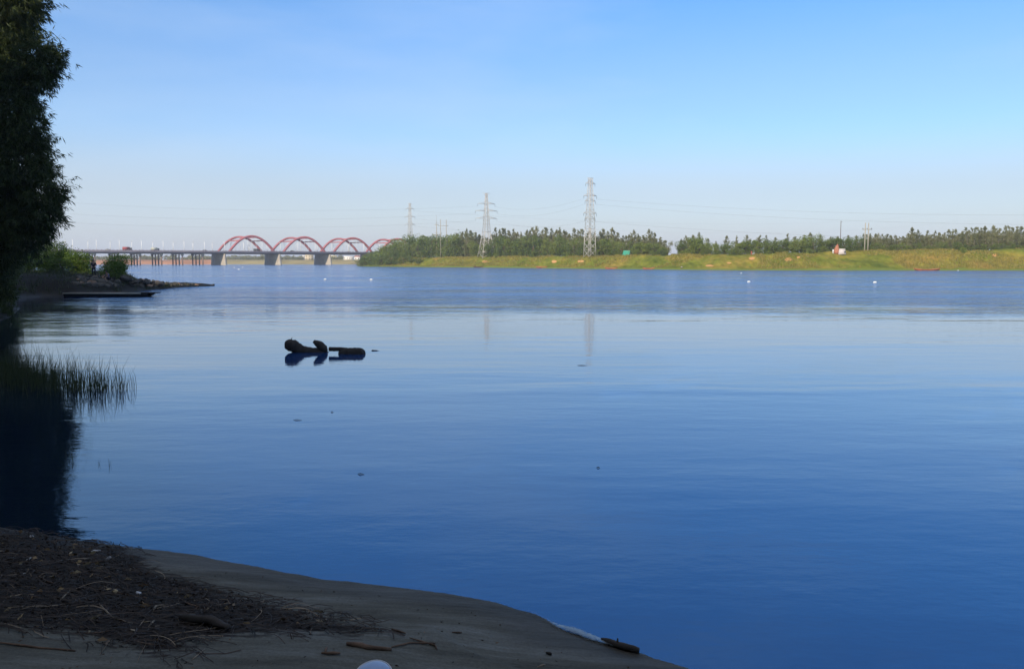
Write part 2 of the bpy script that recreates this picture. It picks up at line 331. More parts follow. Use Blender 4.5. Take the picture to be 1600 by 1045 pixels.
def bank_mat():
    m, nt, b = new_mat('bank_grass'); L = nt.links
    ge = N(nt, 'ShaderNodeNewGeometry')
    def noise(scale, det, rough, s, off=0):
        mp = N(nt, 'ShaderNodeMapping'); mp.inputs['Scale'].default_value = s; mp.inputs['Location'].default_value = (off, 0, 0); L.new(ge.outputs['Position'], mp.inputs[0])
        no = N(nt, 'ShaderNodeTexNoise'); no.inputs['Scale'].default_value = scale; no.inputs['Detail'].default_value = det; no.inputs['Roughness'].default_value = rough
        L.new(mp.outputs[0], no.inputs['Vector']); return no.outputs['Fac']
    n1 = noise(0.07, 7, 0.62, (1, 0.5, 2.5)); n2 = noise(0.55, 5, 0.6, (1, 0.4, 1)); n3 = noise(0.075, 6, 0.55, (1, 0.6, 3), 73)
    c1 = ramp(nt, [(0.32, (0.08, 0.11, 0.014)), (0.48, (0.155, 0.17, 0.022)), (0.6, (0.235, 0.19, 0.035)), (0.72, (0.27, 0.17, 0.05))]); L.new(n1, c1.inputs[0])
    c2 = ramp(nt, [(0.3, (0.55, 0.6, 0.5)), (0.7, (1.3, 1.25, 1.2))]); L.new(n2, c2.inputs[0])
    mx = N(nt, 'ShaderNodeMix', data_type='RGBA', blend_type='MULTIPLY'); mx.inputs[0].default_value = 0.85; L.new(c1.outputs[0], mx.inputs[6]); L.new(c2.outputs[0], mx.inputs[7])
    at_ = N(nt, 'ShaderNodeAttribute'); at_.attribute_name = 'soil'
    ad = N(nt, 'ShaderNodeMath', operation='MULTIPLY_ADD'); ad.inputs[1].default_value = 1.0; L.new(n3, ad.inputs[0]); L.new(at_.outputs['Fac'], ad.inputs[2])
    rs = ramp(nt, [(0.66, (0, 0, 0)), (0.74, (1, 1, 1))]); L.new(ad.outputs[0], rs.inputs[0])
    m2 = N(nt, 'ShaderNodeMix', data_type='RGBA'); L.new(rs.outputs[0], m2.inputs[0]); L.new(mx.outputs[2], m2.inputs[6]); m2.inputs[7].default_value = (0.50, 0.27, 0.11, 1)
    tf = N(nt, 'ShaderNodeAttribute'); tf.attribute_name = 'toe'
    m3 = N(nt, 'ShaderNodeMix', data_type='RGBA'); L.new(tf.outputs['Fac'], m3.inputs[0]); L.new(m2.outputs[2], m3.inputs[6]); m3.inputs[7].default_value = (0.17, 0.22, 0.035, 1)
    L.new(m3.outputs[2], b.inputs['Base Color']); b.inputs['Roughness'].default_value = 1.0; b.inputs['Specular IOR Level'].default_value = 0.1
    return m
M['bank'] = bank_mat()
M['far_sand'] = plain('far_sand', (0.42, 0.20, 0.10), 0.3, 0.03, 0.95, coord='Object')
M['far_field'] = plain('far_field', (0.30, 0.24, 0.10), 0.35, 0.03, 0.95, coord='Object')
M['plain_ground'] = plain('plain_ground', (0.12, 0.13, 0.06), 0.35, 0.01, 0.95)

# ---------------------------------------------------------------- setting
# water sheet
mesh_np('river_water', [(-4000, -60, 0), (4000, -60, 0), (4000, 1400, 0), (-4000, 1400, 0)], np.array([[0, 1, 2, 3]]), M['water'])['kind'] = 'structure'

# value noise in numpy
def vnoise(x, y, seed=0):
    def h(i, j):
        n = (i * 374761393 + j * 668265263 + seed * 974711) & 0x7fffffff
        n = ((n ^ (n >> 13)) * 1274126177) & 0x7fffffff
        return ((n ^ (n >> 16)) & 0xffff) / 65535.0
    xi = np.floor(x).astype(np.int64); yi = np.floor(y).astype(np.int64); xf = x - xi; yf = y - yi
    xf = xf * xf * (3 - 2 * xf); yf = yf * yf * (3 - 2 * yf)
    return (h(xi, yi) * (1 - xf) * (1 - yf) + h(xi + 1, yi) * xf * (1 - yf) + h(xi, yi + 1) * (1 - xf) * yf + h(xi + 1, yi + 1) * xf * yf)
def fbm(x, y, seed=0, o=4):
    s = 0; a = 0.5
    for k in range(o): s = s + a * (vnoise(x * 2 ** k, y * 2 ** k, seed + k) - 0.5); a *= 0.5
    return s

# near bank: shoreline polyline (land on its left/behind side)
G = lambda px, py: tuple(on_z(px, py))[:2]
shore = [G(0, 823), G(50, 829), G(120, 843), G(220, 857), G(300, 866), G(400, 884), G(500, 903), G(600, 914), G(700, 927), G(780, 941), G(840, 960), G(885, 986), G(950, 1004),
         G(1010, 1022), G(1090, 1047), (2.6, 5.0), (4.0, 3.2), (6, 1.0), (10, -2.0), (20, -7), (60, -18), (400, -60)]
left = [(-7.2, 9.9), (-9.5, 11.5), (-13, 14.5), (-16, 19), (-19.5, 26), (-23.5, 36), (-27.2, 45), (-31.5, 53), (-36.5, 61), (-40.5, 67), (-40.8, 73)]
spit = [G(120, 463), G(160, 460), G(200, 457), G(240, 453), G(280, 449.5), G(320, 447.6), G(336, 447.0), G(326, 445.4), G(290, 443.2), (-45, 112), (-60, 118), (-120, 150), (-400, 260)]
poly = list(reversed(spit)) + list(reversed(left)) + shore + [(400, -400), (-400, -400)]
PX = np.array(poly)
def signed(x, y):
    """+ inland distance to the near-bank polygon edge"""
    x = np.asarray(x, float); y = np.asarray(y, float)
    d = np.full(x.shape, 1e9); ins = np.zeros(x.shape, bool); n = len(PX)
    for i in range(n):
        x1, y1 = PX[i]; x2, y2 = PX[(i + 1) % n]
        dx, dy = x2 - x1, y2 - y1
        t = np.clip(((x - x1) * dx + (y - y1) * dy) / (dx * dx + dy * dy + 1e-12), 0, 1)
        d = np.minimum(d, np.hypot(x - x1 - t * dx, y - y1 - t * dy))
        c = ((y1 > y) != (y2 > y)) & (x < (x2 - x1) * (y - y1) / (y2 - y1 + 1e-12) + x1)
        ins ^= c
    return np.where(ins, d, -d)
def sstep(x, a, b):
    t = np.clip((x - a) / (b - a), 0, 1); return t * t * (3 - 2 * t)
def near_z(x, y, s=None):
    if s is None: s = signed(x, y)
    far = sstep(y, 30, 60)
    spitf = sstep(y, 64, 78)
    k = 0.17 * (1 - far) + 0.7 * far
    top = 1.25 + 0.35 * far + 0.3 * spitf
    tip = 1 - 0.86 * spitf * sstep(800 + 1300 * x / np.maximum(y, 1), 186, 232) * (x > -60)          # spit runs out low
    top = top * tip
    z = np.where(s > 0, top * (1 - np.exp(-k * np.maximum(s, 0) / top)), np.maximum(s * 0.35, -1.5))
    rough = 0.10 * far + 0.03
    z = z + rough * fbm(x * 0.8, y * 0.8, 3) * np.clip(s * 1.2, 0, 1) * 2 + 0.02 * fbm(x * 3.1, y * 5.1, 8) * np.clip(s * 1.5, 0, 1)
    # small scarp line left by the last high water
    sc = sstep(s, 1.02, 1.10) * (1 - far) * sstep(x, -3.2, -1.6)
    return z + 0.035 * sc
deb_px = [(-60, 822), (60, 832), (150, 846), (225, 868), (250, 895), (330, 915), (420, 945), (500, 965), (580, 985), (560, 992), (470, 992), (380, 992), (310, 998), (290, 1022), (230, 1022), (170, 1004), (80, 985), (-60, 975)]
def gpt(px, py):
    """ground point on the near bank under a pixel"""
    d = ray(px, py); lo, hi = 0.5, 200.0
    t = 1.0
    for i in range(700):
        p = Vector((0, 0, CAM_H)) + d * t
        if p.z <= float(near_z(np.array([p.x]), np.array([p.y]))[0]): break
        t += 0.02
    return p
deb = np.array([tuple(gpt(a, b))[:2] for a, b in deb_px])
def poly_sd(P, x, y):
    d = np.full(x.shape, 1e9); ins = np.zeros(x.shape, bool); n = len(P)
    for i in range(n):
        x1, y1 = P[i]; x2, y2 = P[(i + 1) % n]; dx, dy = x2 - x1, y2 - y1
        t = np.clip(((x - x1) * dx + (y - y1) * dy) / (dx * dx + dy * dy + 1e-12), 0, 1)
        d = np.minimum(d, np.hypot(x - x1 - t * dx, y - y1 - t * dy))
        ins ^= ((y1 > y) != (y2 > y)) & (x < (x2 - x1) * (y - y1) / (y2 - y1 + 1e-12) + x1)
    return np.where(ins, d, -d)
def near_bank():
    xs = np.concatenate([np.linspace(-400, -70, 12), np.arange(-68, -10, 0.8), np.arange(-10, -6.4, 0.2), np.arange(-6.4, 3.0, 0.04), np.arange(3.0, 12, 0.3), np.linspace(13, 400, 30)])
    ys = np.concatenate([np.linspace(-400, -20, 12), np.arange(-18, 3, 0.5), np.arange(3.0, 9.8, 0.035), np.arange(9.8, 20, 0.3), np.arange(20, 130, 0.7), np.linspace(132, 300, 12)])
    X, Y = np.meshgrid(xs, ys); x = X.ravel(); y = Y.ravel()
    s = signed(x, y); z = near_z(x, y, s)
    z = z + np.where((y < 12) & (s > -.5), 0.012 * fbm(x * 5, y * 5, 60) + 0.02 * fbm((x * .9 - y * .42) * 1.2, (x * .42 + y * .9) * 5, 61), 0)
    sdd = poly_sd(deb, x, y)
    debris = np.clip(0.5 + sdd * 2.4, 0, 1.0) * (1 - sstep(y, 15, 18))
    debris = debris + 0.25 * sstep(0.6 - np.abs(s - 1.05), 0.45, 0.6) * sstep(x, -3.2, -1.6)
    wet = 1 - sstep(s + 0.3 * fbm(x * 1.5, y * 1.5, 5), 0.2, 0.75)
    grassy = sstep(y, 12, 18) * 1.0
    nx, ny = len(xs), len(ys); idx = np.arange(nx * ny).reshape(ny, nx)
    F = np.stack([idx[:-1, :-1], idx[:-1, 1:], idx[1:, 1:], idx[1:, :-1]], -1).reshape(-1, 4)
    keep = (s[F] > -4.0).any(axis=1)
    F = F[keep]
    used = np.unique(F); rem = np.zeros(nx * ny, np.int64); rem[used] = np.arange(len(used))
    V = np.stack([x, y, z], -1)[used]
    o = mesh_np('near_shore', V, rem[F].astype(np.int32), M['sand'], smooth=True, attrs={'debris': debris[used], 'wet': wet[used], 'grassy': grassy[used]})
    o['kind'] = 'structure'
near_bank()

# right-hand far bank, swept along its waterline
WP = [(556, 600), (565, 545), (600, 513), (642, 495), (700, 458), (760, 433), (800, 415), (860, 389), (920, 358), (1000, 335), (1080, 312), (1140, 295), (1250, 291), (1350, 289), (1500, 285), (1600, 283), (1900, 275), (2600, 260)]
wpx = np.array([a for a, b in WP], float); wz = np.array([b for a, b in WP], float)
def Zw(px): return np.interp(px, wpx, wz)
crest_px = np.array([556, 600, 700, 900, 1150, 1250, 1350, 1450, 1600, 2600.]); crest_z = np.array([2.5, 5.4, 5.6, 5.6, 5.7, 6.3, 6.9, 7.3, 7.6, 7.8])
def bank_z(px, s, Y):
    run = 24 + 10 * sstep(-px, -900, -600)
    top = np.interp(px, crest_px, crest_z)
    toe = 0.35 * sstep(s, -1, 2.5) + 0.25 * sstep(s, 2, 6)
    n = fbm(px * 0.03, s * 0.12, 21)
    t = np.clip((s - 5 + n * 6) / (run - 5), 0, 1)
    z = -0.6 + 0.6 * sstep(s, -6, 0) + toe + (top - 0.6) * (0.25 * t + 0.75 * t * t * (3 - 2 * t)) + n * 1.1 * np.clip(s / 10, 0, 1) * (1 - 0.5 * sstep(s, 24, 40))
    z = z + 0.5 * fbm(px * 0.12, s * 0.3, 5) * np.clip(s / 10, 0, 1)
    return z * sstep(px, 553, 575) - 0.8 * (1 - sstep(px, 553, 575))
def bank_at(px, s):
    Y = float(Zw(px)) + s
    return Vector(((px - 800) / FPX * Y / CT, Y, float(bank_z(np.array([float(px)]), np.array([float(s)]), Y)[0])))
soil_px = [(757, 409, 6, 2.5), (905, 408, 9, 3), (865, 409, 5, 3), (1172, 404, 8, 4), (1228, 405, 6, 3), (1244, 402, 4, 2), (1105, 415, 8, 1.6), (1066, 409, 3, 1.5), (1137, 411, 6, 1.5), (1548, 399, 4, 2)]
def far_bank():
    px = np.arange(553, 2600, 1.1); px = np.concatenate([px[px < 1640], np.arange(1645, 2600, 8)])
    s = np.concatenate([np.arange(-6, 45, 0.7), np.arange(46, 200, 8), [260, 400, 700, 1100]])
    P, S = np.meshgrid(px, s); p = P.ravel(); ss = S.ravel(); Y = Zw(p) + ss
    z = bank_z(p, ss, Y); x = (p - 800) / FPX * Y / CT
    soil = np.zeros(len(p)) - 0.06
    py = 409 - (z - CAM_H) * FPX / Y
    for a, b, wa, hb in soil_px:
        soil += 0.42 * np.clip(1.25 - np.hypot((p - a) / wa, (py - b) / hb), 0, 1) * (ss < 30)
    toe = (1 - sstep(ss, 3.0, 6.5)) * 0.8
    nx, ny = len(px), len(s); idx = np.arange(nx * ny).reshape(ny, nx)
    F = np.stack([idx[:-1, :-1], idx[:-1, 1:], idx[1:, 1:], idx[1:, :-1]], -1).reshape(-1, 4).astype(np.int32)
    o = mesh_np('far_bank_ground', np.stack([x, Y, z], -1), F, M['bank'], smooth=True, attrs={'soil': soil, 'toe': toe}); o['kind'] = 'structure'
far_bank()
# tall grass growing on the far bank (stuff)
def blades(P, h, w, rng, lean=0.3, per=3):
    """P (n,3) roots -> triangles"""
    n = len(P); V = np.zeros((n * per, 3, 3), np.float32)
    a = rng.uniform(0, 2 * np.pi, n * per); hh = np.repeat(h, per) * rng.uniform(0.6, 1.1, n * per); ww = np.repeat(w, per)
    root = np.repeat(P, per, axis=0) + np.stack([rng.normal(0, 0.15, n * per), rng.normal(0, 0.15, n * per), np.zeros(n * per)], -1)
    dx = np.cos(a) * ww / 2; dy = np.sin(a) * ww / 2
    V[:, 0] = root + np.stack([-dx, -dy, -0.05 + 0 * dx], -1); V[:, 1] = root + np.stack([dx, dy, -0.05 + 0 * dx], -1)
    l = rng.normal(0, lean, (n * per, 2)) * hh[:, None]
    V[:, 2] = root + np.stack([l[:, 0], l[:, 1], hh], -1)
    return V.reshape(-1, 3), np.arange(n * per * 3, dtype=np.int32).reshape(-1, 3)
rng = np.random.default_rng(4)
n = 26000
gp = rng.uniform(566, 1640, n); gs = rng.uniform(5, 34, n) * 1.0
gY = Zw(gp) + gs; gz = bank_z(gp, gs, gY); gx = (gp - 800) / FPX * gY / CT
patch = fbm(gx * 0.06, gY * 0.06, 40) > -0.02
V, F = blades(np.stack([gx, gY, gz], -1)[patch], rng.uniform(0.25, 0.8, n)[patch], rng.uniform(0.15, 0.35, n)[patch], rng)
tag(mesh_np('bank_grass', V, F, M['dry_grass']), 'tall yellow green grass covering the far bank slope', 'grass', kind='stuff')

# far shore beyond the bridge
def far_shore():
    px = np.arange(-500, 720, 6.0); s = np.array([-10, 0, 4, 15, 40, 80, 140, 260, 600, 1500, 4000.])
    zz = np.array([-1, 0.1, 1.0, 2.6, 4.5, 5.2, 5.4, 5.5, 5, 4, 3.])
    P, S = np.meshgrid(px, s); Zl = np.meshgrid(px, zz)[1]; Y = 985 - 0.02 * P + S
    z = Zl + fbm(P * 0.03, S * 0.02, 9) * 1.2 * (S > 2)
    return px, s, P, Y, z
px_, s_, P_, Y_, z_ = far_shore()
def strip_obj(name, mask_cols, mat):
    cols = np.where(mask_cols)[0]; P = P_[:, cols]; Y = Y_[:, cols]; z = z_[:, cols]
    idx = np.arange(P.size).reshape(P.shape)
    F = np.stack([idx[:-1, :-1], idx[:-1, 1:], idx[1:, 1:], idx[1:, :-1]], -1).reshape(-1, 4).astype(np.int32)
    mesh_np(name, np.stack([((P - 800) / FPX * Y / CT).ravel(), Y.ravel(), z.ravel()], -1), F, mat, smooth=True)['kind'] = 'structure'
strip_obj('sandbank', px_ <= 346, M['far_sand'])
strip_obj('far_field', px_ >= 340, M['far_field'])
mesh_np('distant_plain', [(-6500, 1300, 1.2), (6500, 1300, 1.2), (9000, 7500, 1.2), (-9000, 7500, 1.2)], np.array([[0, 1, 2, 3]]), M['plain_ground'])['kind'] = 'structure'

# ---------------------------------------------------------------- foliage helpers
def leaf_quads(P, D, L, W, rng):
    """leaf quads: root P, direction D (unit), length L, width W, diamond shaped"""
    n = len(P); r = rng.normal(size=(n, 3)); S = np.cross(D, r); S /= np.linalg.norm(S, axis=1)[:, None] + 1e-9
    V = np.empty((n, 4, 3)); L = np.asarray(L)[:, None] if np.ndim(L) else L; W = np.asarray(W)[:, None] if np.ndim(W) else W
    V[:, 0] = P; V[:, 1] = P + D * L * 0.45 + S * W / 2; V[:, 2] = P + D * L; V[:, 3] = P + D * L * 0.45 - S * W / 2
    return V.reshape(-1, 3), np.arange(4 * n, dtype=np.int32).reshape(-1, 4)
def unit(v): return v / (np.linalg.norm(v, axis=-1, keepdims=True) + 1e-9)
def make_tree(name, trunk_v, crown, matc, matb, loc=(0, 0, 0), crown_name='crown'):
    root = empty(name, loc); trunk_v.build('trunk', matb, root, True); mesh_np(crown_name, crown[0], crown[1], matc, root); return root
def casuarina(seed, h=8.0, w=1.7, nb=75, per=18, low=0.02):
    rng = np.random.default_rng(seed); rd = random.Random(seed)
    mb = MB(); lean = rng.normal(0, 0.03, 2) * h
    tops = lambda t: Vector((lean[0] * t * t, lean[1] * t * t, h * t))
    mb.tube([tops(t) - Vector((0, 0, 0.3 if t == 0 else 0)) for t in (0, .25, .5, .75, .97)], [0.16, 0.13, 0.09, 0.05, 0.015], n=6)
    Ps = []; Ds = []; bal = rng.uniform(0.6, 1.25, 7)
    for i in range(nb):
        t = low + (1 - low) * rng.uniform() ** 1.15
        a = rng.uniform(0, 2 * np.pi); prof = (1 - t) ** 0.85 * (0.75 + 0.6 * min(1, t * 3)) * bal[int(t * 6.99)]
        ln = w * prof * rng.uniform(0.5, 1.25) + 0.15; up = rng.uniform(0.25, 0.9)
        b0 = np.array(tops(t)); d = unit(np.array([math.cos(a), math.sin(a), up]))
        if t > 0.7 and rng.uniform() < 0.45: continue
        if rng.uniform() < 0.25: mb.tube([b0, b0 + d * ln * 0.9], [0.035, 0.01], n=3, cap=False)
        q = rng.uniform(0.15, 1, per)[:, None]
        Ps.append(b0 + d * ln * q + rng.normal(0, 0.10, (per, 3)))
        Ds.append(unit(d + rng.normal(0, 0.45, (per, 3)) + np.array([0, 0, 0.3 + 0.9 * t])))
    k = 9                                                     # wispy leader
    Ps.append(np.array(tops(1.0)) - np.array([0, 0, 1]) * rng.uniform(0, h * 0.13, (k, 1)) + rng.normal(0, 0.05, (k, 3))); Ds.append(unit(rng.normal(0, 0.4, (k, 3)) + np.array([0, 0, 1.0])))
    P = np.concatenate(Ps); D = np.concatenate(Ds); q = 1.05 - 0.5 * np.clip(P[:, 2] / h, 0, 1)
    return mb, leaf_quads(P, D, q * rng.uniform(0.35, 0.85, len(P)), q * rng.uniform(0.13, 0.27, len(P)), rng)
def broadleaf(seed, h=6.0, w=3.0, n=1700, ls=0.34, low=0.22, lobes=13, loose=0.0):
    rng = np.random.default_rng(seed); mb = MB()
    mb.tube([(0, 0, -0.3), (rng.normal(0, .1), rng.normal(0, .1), h * 0.3), (rng.normal(0, .2), rng.normal(0, .2), h * 0.6)], [0.05 * w, 0.038 * w, 0.02 * w], n=7)
    Ps = []; Ds = []
    for i in range(lobes):
        a = rng.uniform(0, 2 * np.pi); t = rng.uniform(low, 0.86)
        rr = w * math.sqrt(max(0.05, 1 - ((t - 0.45) / 0.6) ** 2)) * rng.uniform(0.15, 0.78)
        c = np.array([math.cos(a) * rr, math.sin(a) * rr, t * h]); R_ = w * rng.uniform(0.26, 0.48)
        mb.tube([(0, 0, h * 0.28), tuple(c * 0.55 + np.array([0, 0, h * 0.12])), tuple(c)], [0.02 * w, 0.013 * w, 0.006 * w], n=4, cap=False)
        m = int(n / lobes * rng.uniform(0.7, 1.3)); d = unit(rng.normal(size=(m, 3)))
        rad = R_ * (rng.uniform(0.35, 1.0, (m, 1)) ** 0.5) * (1 + 0.25 * rng.normal(size=(m, 1)) * (0.5 + loose))
        p = c + d * rad * np.array([1, 1, 0.8])
        p[:, 2] = np.maximum(p[:, 2], 0.05)
        Ps.append(p); Ds.append(unit(d + rng.normal(0, 0.6, (m, 3)) + np.array([0, 0, -0.15])))
    P = np.concatenate(Ps); D = np.concatenate(Ds)
    return mb, leaf_quads(P, D, ls * rng.uniform(0.6, 1.3, len(P)), ls * 0.55 * rng.uniform(0.6, 1.3, len(P)), rng)

# ---------------------------------------------------------------- trees of the far bank
cas_protos = []; bro_protos = []
for i in range(9):
    mb, cr = casuarina(100 + i, 8.0, [1.9, 2.3, 1.7, 2.6, 2.0, 2.4, 1.8, 2.8, 2.1][i], nb=[135, 155, 120, 170, 140, 160, 105, 185, 145][i])
    cas_protos.append((mb, cr))
for i in range(7):
    mb, cr = broadleaf(200 + i, 6.0, [2.6, 3.0, 3.4, 2.4, 3.0, 2.8, 3.6][i], n=1900, ls=0.36, low=0.05, lobes=[12, 14, 16, 10, 13, 15, 18][i])
    bro_protos.append((mb, cr))
def proto_objs(lst, name, matc, matb):
    out = []
    for mb, cr in lst: out.append([make_tree(name, mb, cr, matc, matb), False])
    return out
CAS = proto_objs(cas_protos, 'casuarina_tree', M['casuarina_leaf'], M['bark_pale'])
BRO = proto_objs(bro_protos, 'leafy_tree', M['broad_leaf'], M['bark'])
def take(lst, i):
    p = lst[i % len(lst)]
    if not p[1]: p[1] = True; return p[0]
    return copy_tree(p[0])
zones = [(540, 700, 'the bridge and the wide pylon\'s wooden poles', None)]
MARKS = [(556, 'from the bridge end'), (642, 'right of the faintest pylon'), (700, 'right of the paired poles'), (765, 'right of the wide pylon'),
         (922, 'right of the tallest pylon'), (980, 'right of the green tent'), (1045, 'right of the sky gap'), (1171, 'right of the red figure'), (1312, 'right of the pale hut'),
         (1350, 'right of the twin poles'), (1445, 'right of the longest boat'), (1500, 'right of the bright shrub')]
records = []
tops_px = [(560, 404), (575, 396), (590, 389), (600, 383), (615, 376), (630, 370), (645, 367), (700, 365), (730, 361), (760, 366), (785, 352), (800, 361), (830, 353), (850, 357), (880, 357), (905, 362), (950, 357), (970, 366), (985, 363), (1010, 362), (1035, 372), (1043, 386), (1052, 384),
           (1060, 371), (1090, 362), (1100, 375), (1120, 369), (1160, 369), (1215, 366), (1228, 367), (1265, 360), (1290, 367), (1340, 363), (1360, 363), (1400, 366), (1415, 359), (1440, 360), (1480, 361), (1530, 356), (1560, 354), (1600, 357), (1700, 356)]
tx = np.array([a for a, b in tops_px], float); ty = np.array([b for a, b in tops_px], float)
rd = random.Random(77)
def put_tree(lst, k, px, s, top_py, protoh, kind, wfac=1.0):
    b = bank_at(px, s); Y = b.y
    h = CAM_H + (409 - top_py) * Y / FPX - b.z
    if h < 1.2: return
    o = take(lst, k); sc = h / protoh; o.location = b
    wf = wfac * rd.uniform(0.85, 1.2) * (0.5 * sc + 0.5)
    o.scale = (wf, wf, sc); o.rotation_euler = (0, 0, rd.uniform(0, 6.28))
    records.append((px, s, h, kind, o))
k = 0
# casuarinas, back row then a sparser front row
px = 716.0
while px < 1640:
    if not (1042 < px < 1056):
        inter = 1100 < px < 1340
        t = float(np.interp(px, tx, ty)) + rd.uniform(-2, 5) + (rd.uniform(0, 7) if rd.random() < 0.3 else 0)
        if inter: t += 1
        put_tree(CAS, k, px, rd.uniform(46, 66), t, 8.0, 'casuarina'); k += 1
    px += rd.uniform(5.0, 8.0) if px < 1100 or px > 1340 else rd.uniform(11, 17)
px = 722.0
while px < 1640:
    if not (1036 < px < 1058) and not (1085 < px < 1350):
        t = float(np.interp(px, tx, ty)) + rd.uniform(4, 11)
        put_tree(CAS, k, px, rd.uniform(36, 44), t, 8.0, 'casuarina'); k += 1
    px += rd.uniform(7.5, 11.0)
k = 0
px = 572.0
while px < 1350:                       # leafy trees in front
    if not (1040 < px < 1056):
        base = float(np.interp(px, tx, ty))
        if px < 715: t = base + rd.uniform(0, 5)
        elif px < 1040: t = base + rd.uniform(10, 18)
        else: t = base + rd.uniform(3, 11)
        put_tree(BRO, k, px, rd.uniform(28, 36) + (6 if px < 760 else 0), t, 6.0, 'leafy', 1.1); k += 1
    px += rd.uniform(8, 12)
px = 585.0
while px < 760:                        # second, taller row of the wooded point
    put_tree(BRO, k, px, rd.uniform(52, 80), float(np.interp(px, tx, ty)) + rd.uniform(-1, 3), 6.0, 'leafy', 1.3); k += 1
    px += rd.uniform(10, 15)
for px, s, t in [(566, 4, 402), (572, 6, 398), (580, 7, 395), (588, 9, 392), (598, 10, 391), (609, 11, 389), (620, 12, 390), (632, 13, 394), (643, 14, 398), (655, 15, 402)]:
    put_tree(BRO, k, px, s, t, 6.0, 'leafy', 1.35); k += 1
px = 775.0
while px < 1345:                       # low scrub at the foot of the trees
    put_tree(BRO, k, px, rd.uniform(25, 28), float(np.interp(px, [775, 1100, 1345], [393, 391, 386])) + rd.uniform(-3, 3), 6.0, 'scrub', 0.75); k += 1
    px += rd.uniform(16, 26)
px = 1352.0
while px < 1640:
    put_tree(BRO, k, px, rd.uniform(27, 32), rd.uniform(377, 384), 6.0, 'scrub', 0.9); k += 1
    px += rd.uniform(11, 17)
for lst in (CAS, BRO):
    for p in lst:
        if not p[1]:
            for ch in list(p[0].children): bpy.data.objects.remove(ch)
            bpy.data.objects.remove(p[0])
records.sort(key=lambda r: r[0])
cnt = {}
desc = {'casuarina': 'feathery casuarina', 'leafy': 'bushy leafy tree', 'scrub': 'low scrub bush'}
for px, s, h, kind, o in records:
    mk = [m for m in MARKS if px >= m[0]][-1] if px >= 556 else MARKS[0]
    row = kind if kind != 'casuarina' else ('casuarina back' if s > 45 else 'casuarina front')
    if kind == 'leafy': row = 'leafy back' if s > 45 else ('leafy water' if s < 15 else 'leafy front')
    key = (mk[1], row); i = cnt.get(key, 0); cnt[key] = i + 1
    where = {'casuarina back': 'in the back row', 'casuarina front': 'in the nearer row', 'leafy back': 'rearmost on the wooded point', 'leafy water': 'by the water', 'leafy front': 'in front', 'scrub': 'at the grass edge'}[row]
    tag(o, '%s %s, %s %s' % (desc[kind], where, nth(i), mk[1]), 'tree' if kind != 'scrub' else 'bush', {'casuarina': 'casuarinas along the far bank', 'leafy': 'leafy trees along the far bank', 'scrub': 'scrub bushes at the foot of the far trees'}[kind])
    if kind == 'scrub': o.name = 'scrub_bush'
# leaning tree at the sky gap, bright shrub, bare soil things
b = bank_at(1041, 40)
o = empty('leaning_tree', b); mb = MB(); mb.tube([(0, 0, -0.3), (0.3, 0, 1.8), (0.5, 0, 3.6), (1.6, 0, 5.0)], [0.2, 0.16, 0.12, 0.05], n=7); mb.build('trunk', M['bark'], o, True)
r_ = np.random.default_rng(5); P = np.concatenate([np.array([0.4, 0, 2.4]) + r_.normal(0, [0.5, .4, .9], (300, 3)), np.array([1.3, 0, 4.9]) + r_.normal(0, [0.55, .4, .5], (220, 3))])
V, F = leaf_quads(P, unit(r_.normal(size=(520, 3)) + np.array([0.6, 0, 0.2])), r_.uniform(.3, .6, 520), r_.uniform(.12, .2, 520), r_); mesh_np('crown', V, F, M['casuarina_leaf'], o)
tag(o, 'dark crooked tree leaning right at the edge of the sky gap', 'tree')
mb, cr = broadleaf(301, 1.9, 1.5, 1500, 0.22, 0.02, 12); o = make_tree('shrub', mb, cr, M['bright_leaf'], M['bark'], bank_at(1499, 21)); tag(o, 'small bright yellow-green shrub alone on the grass crest at right', 'shrub')

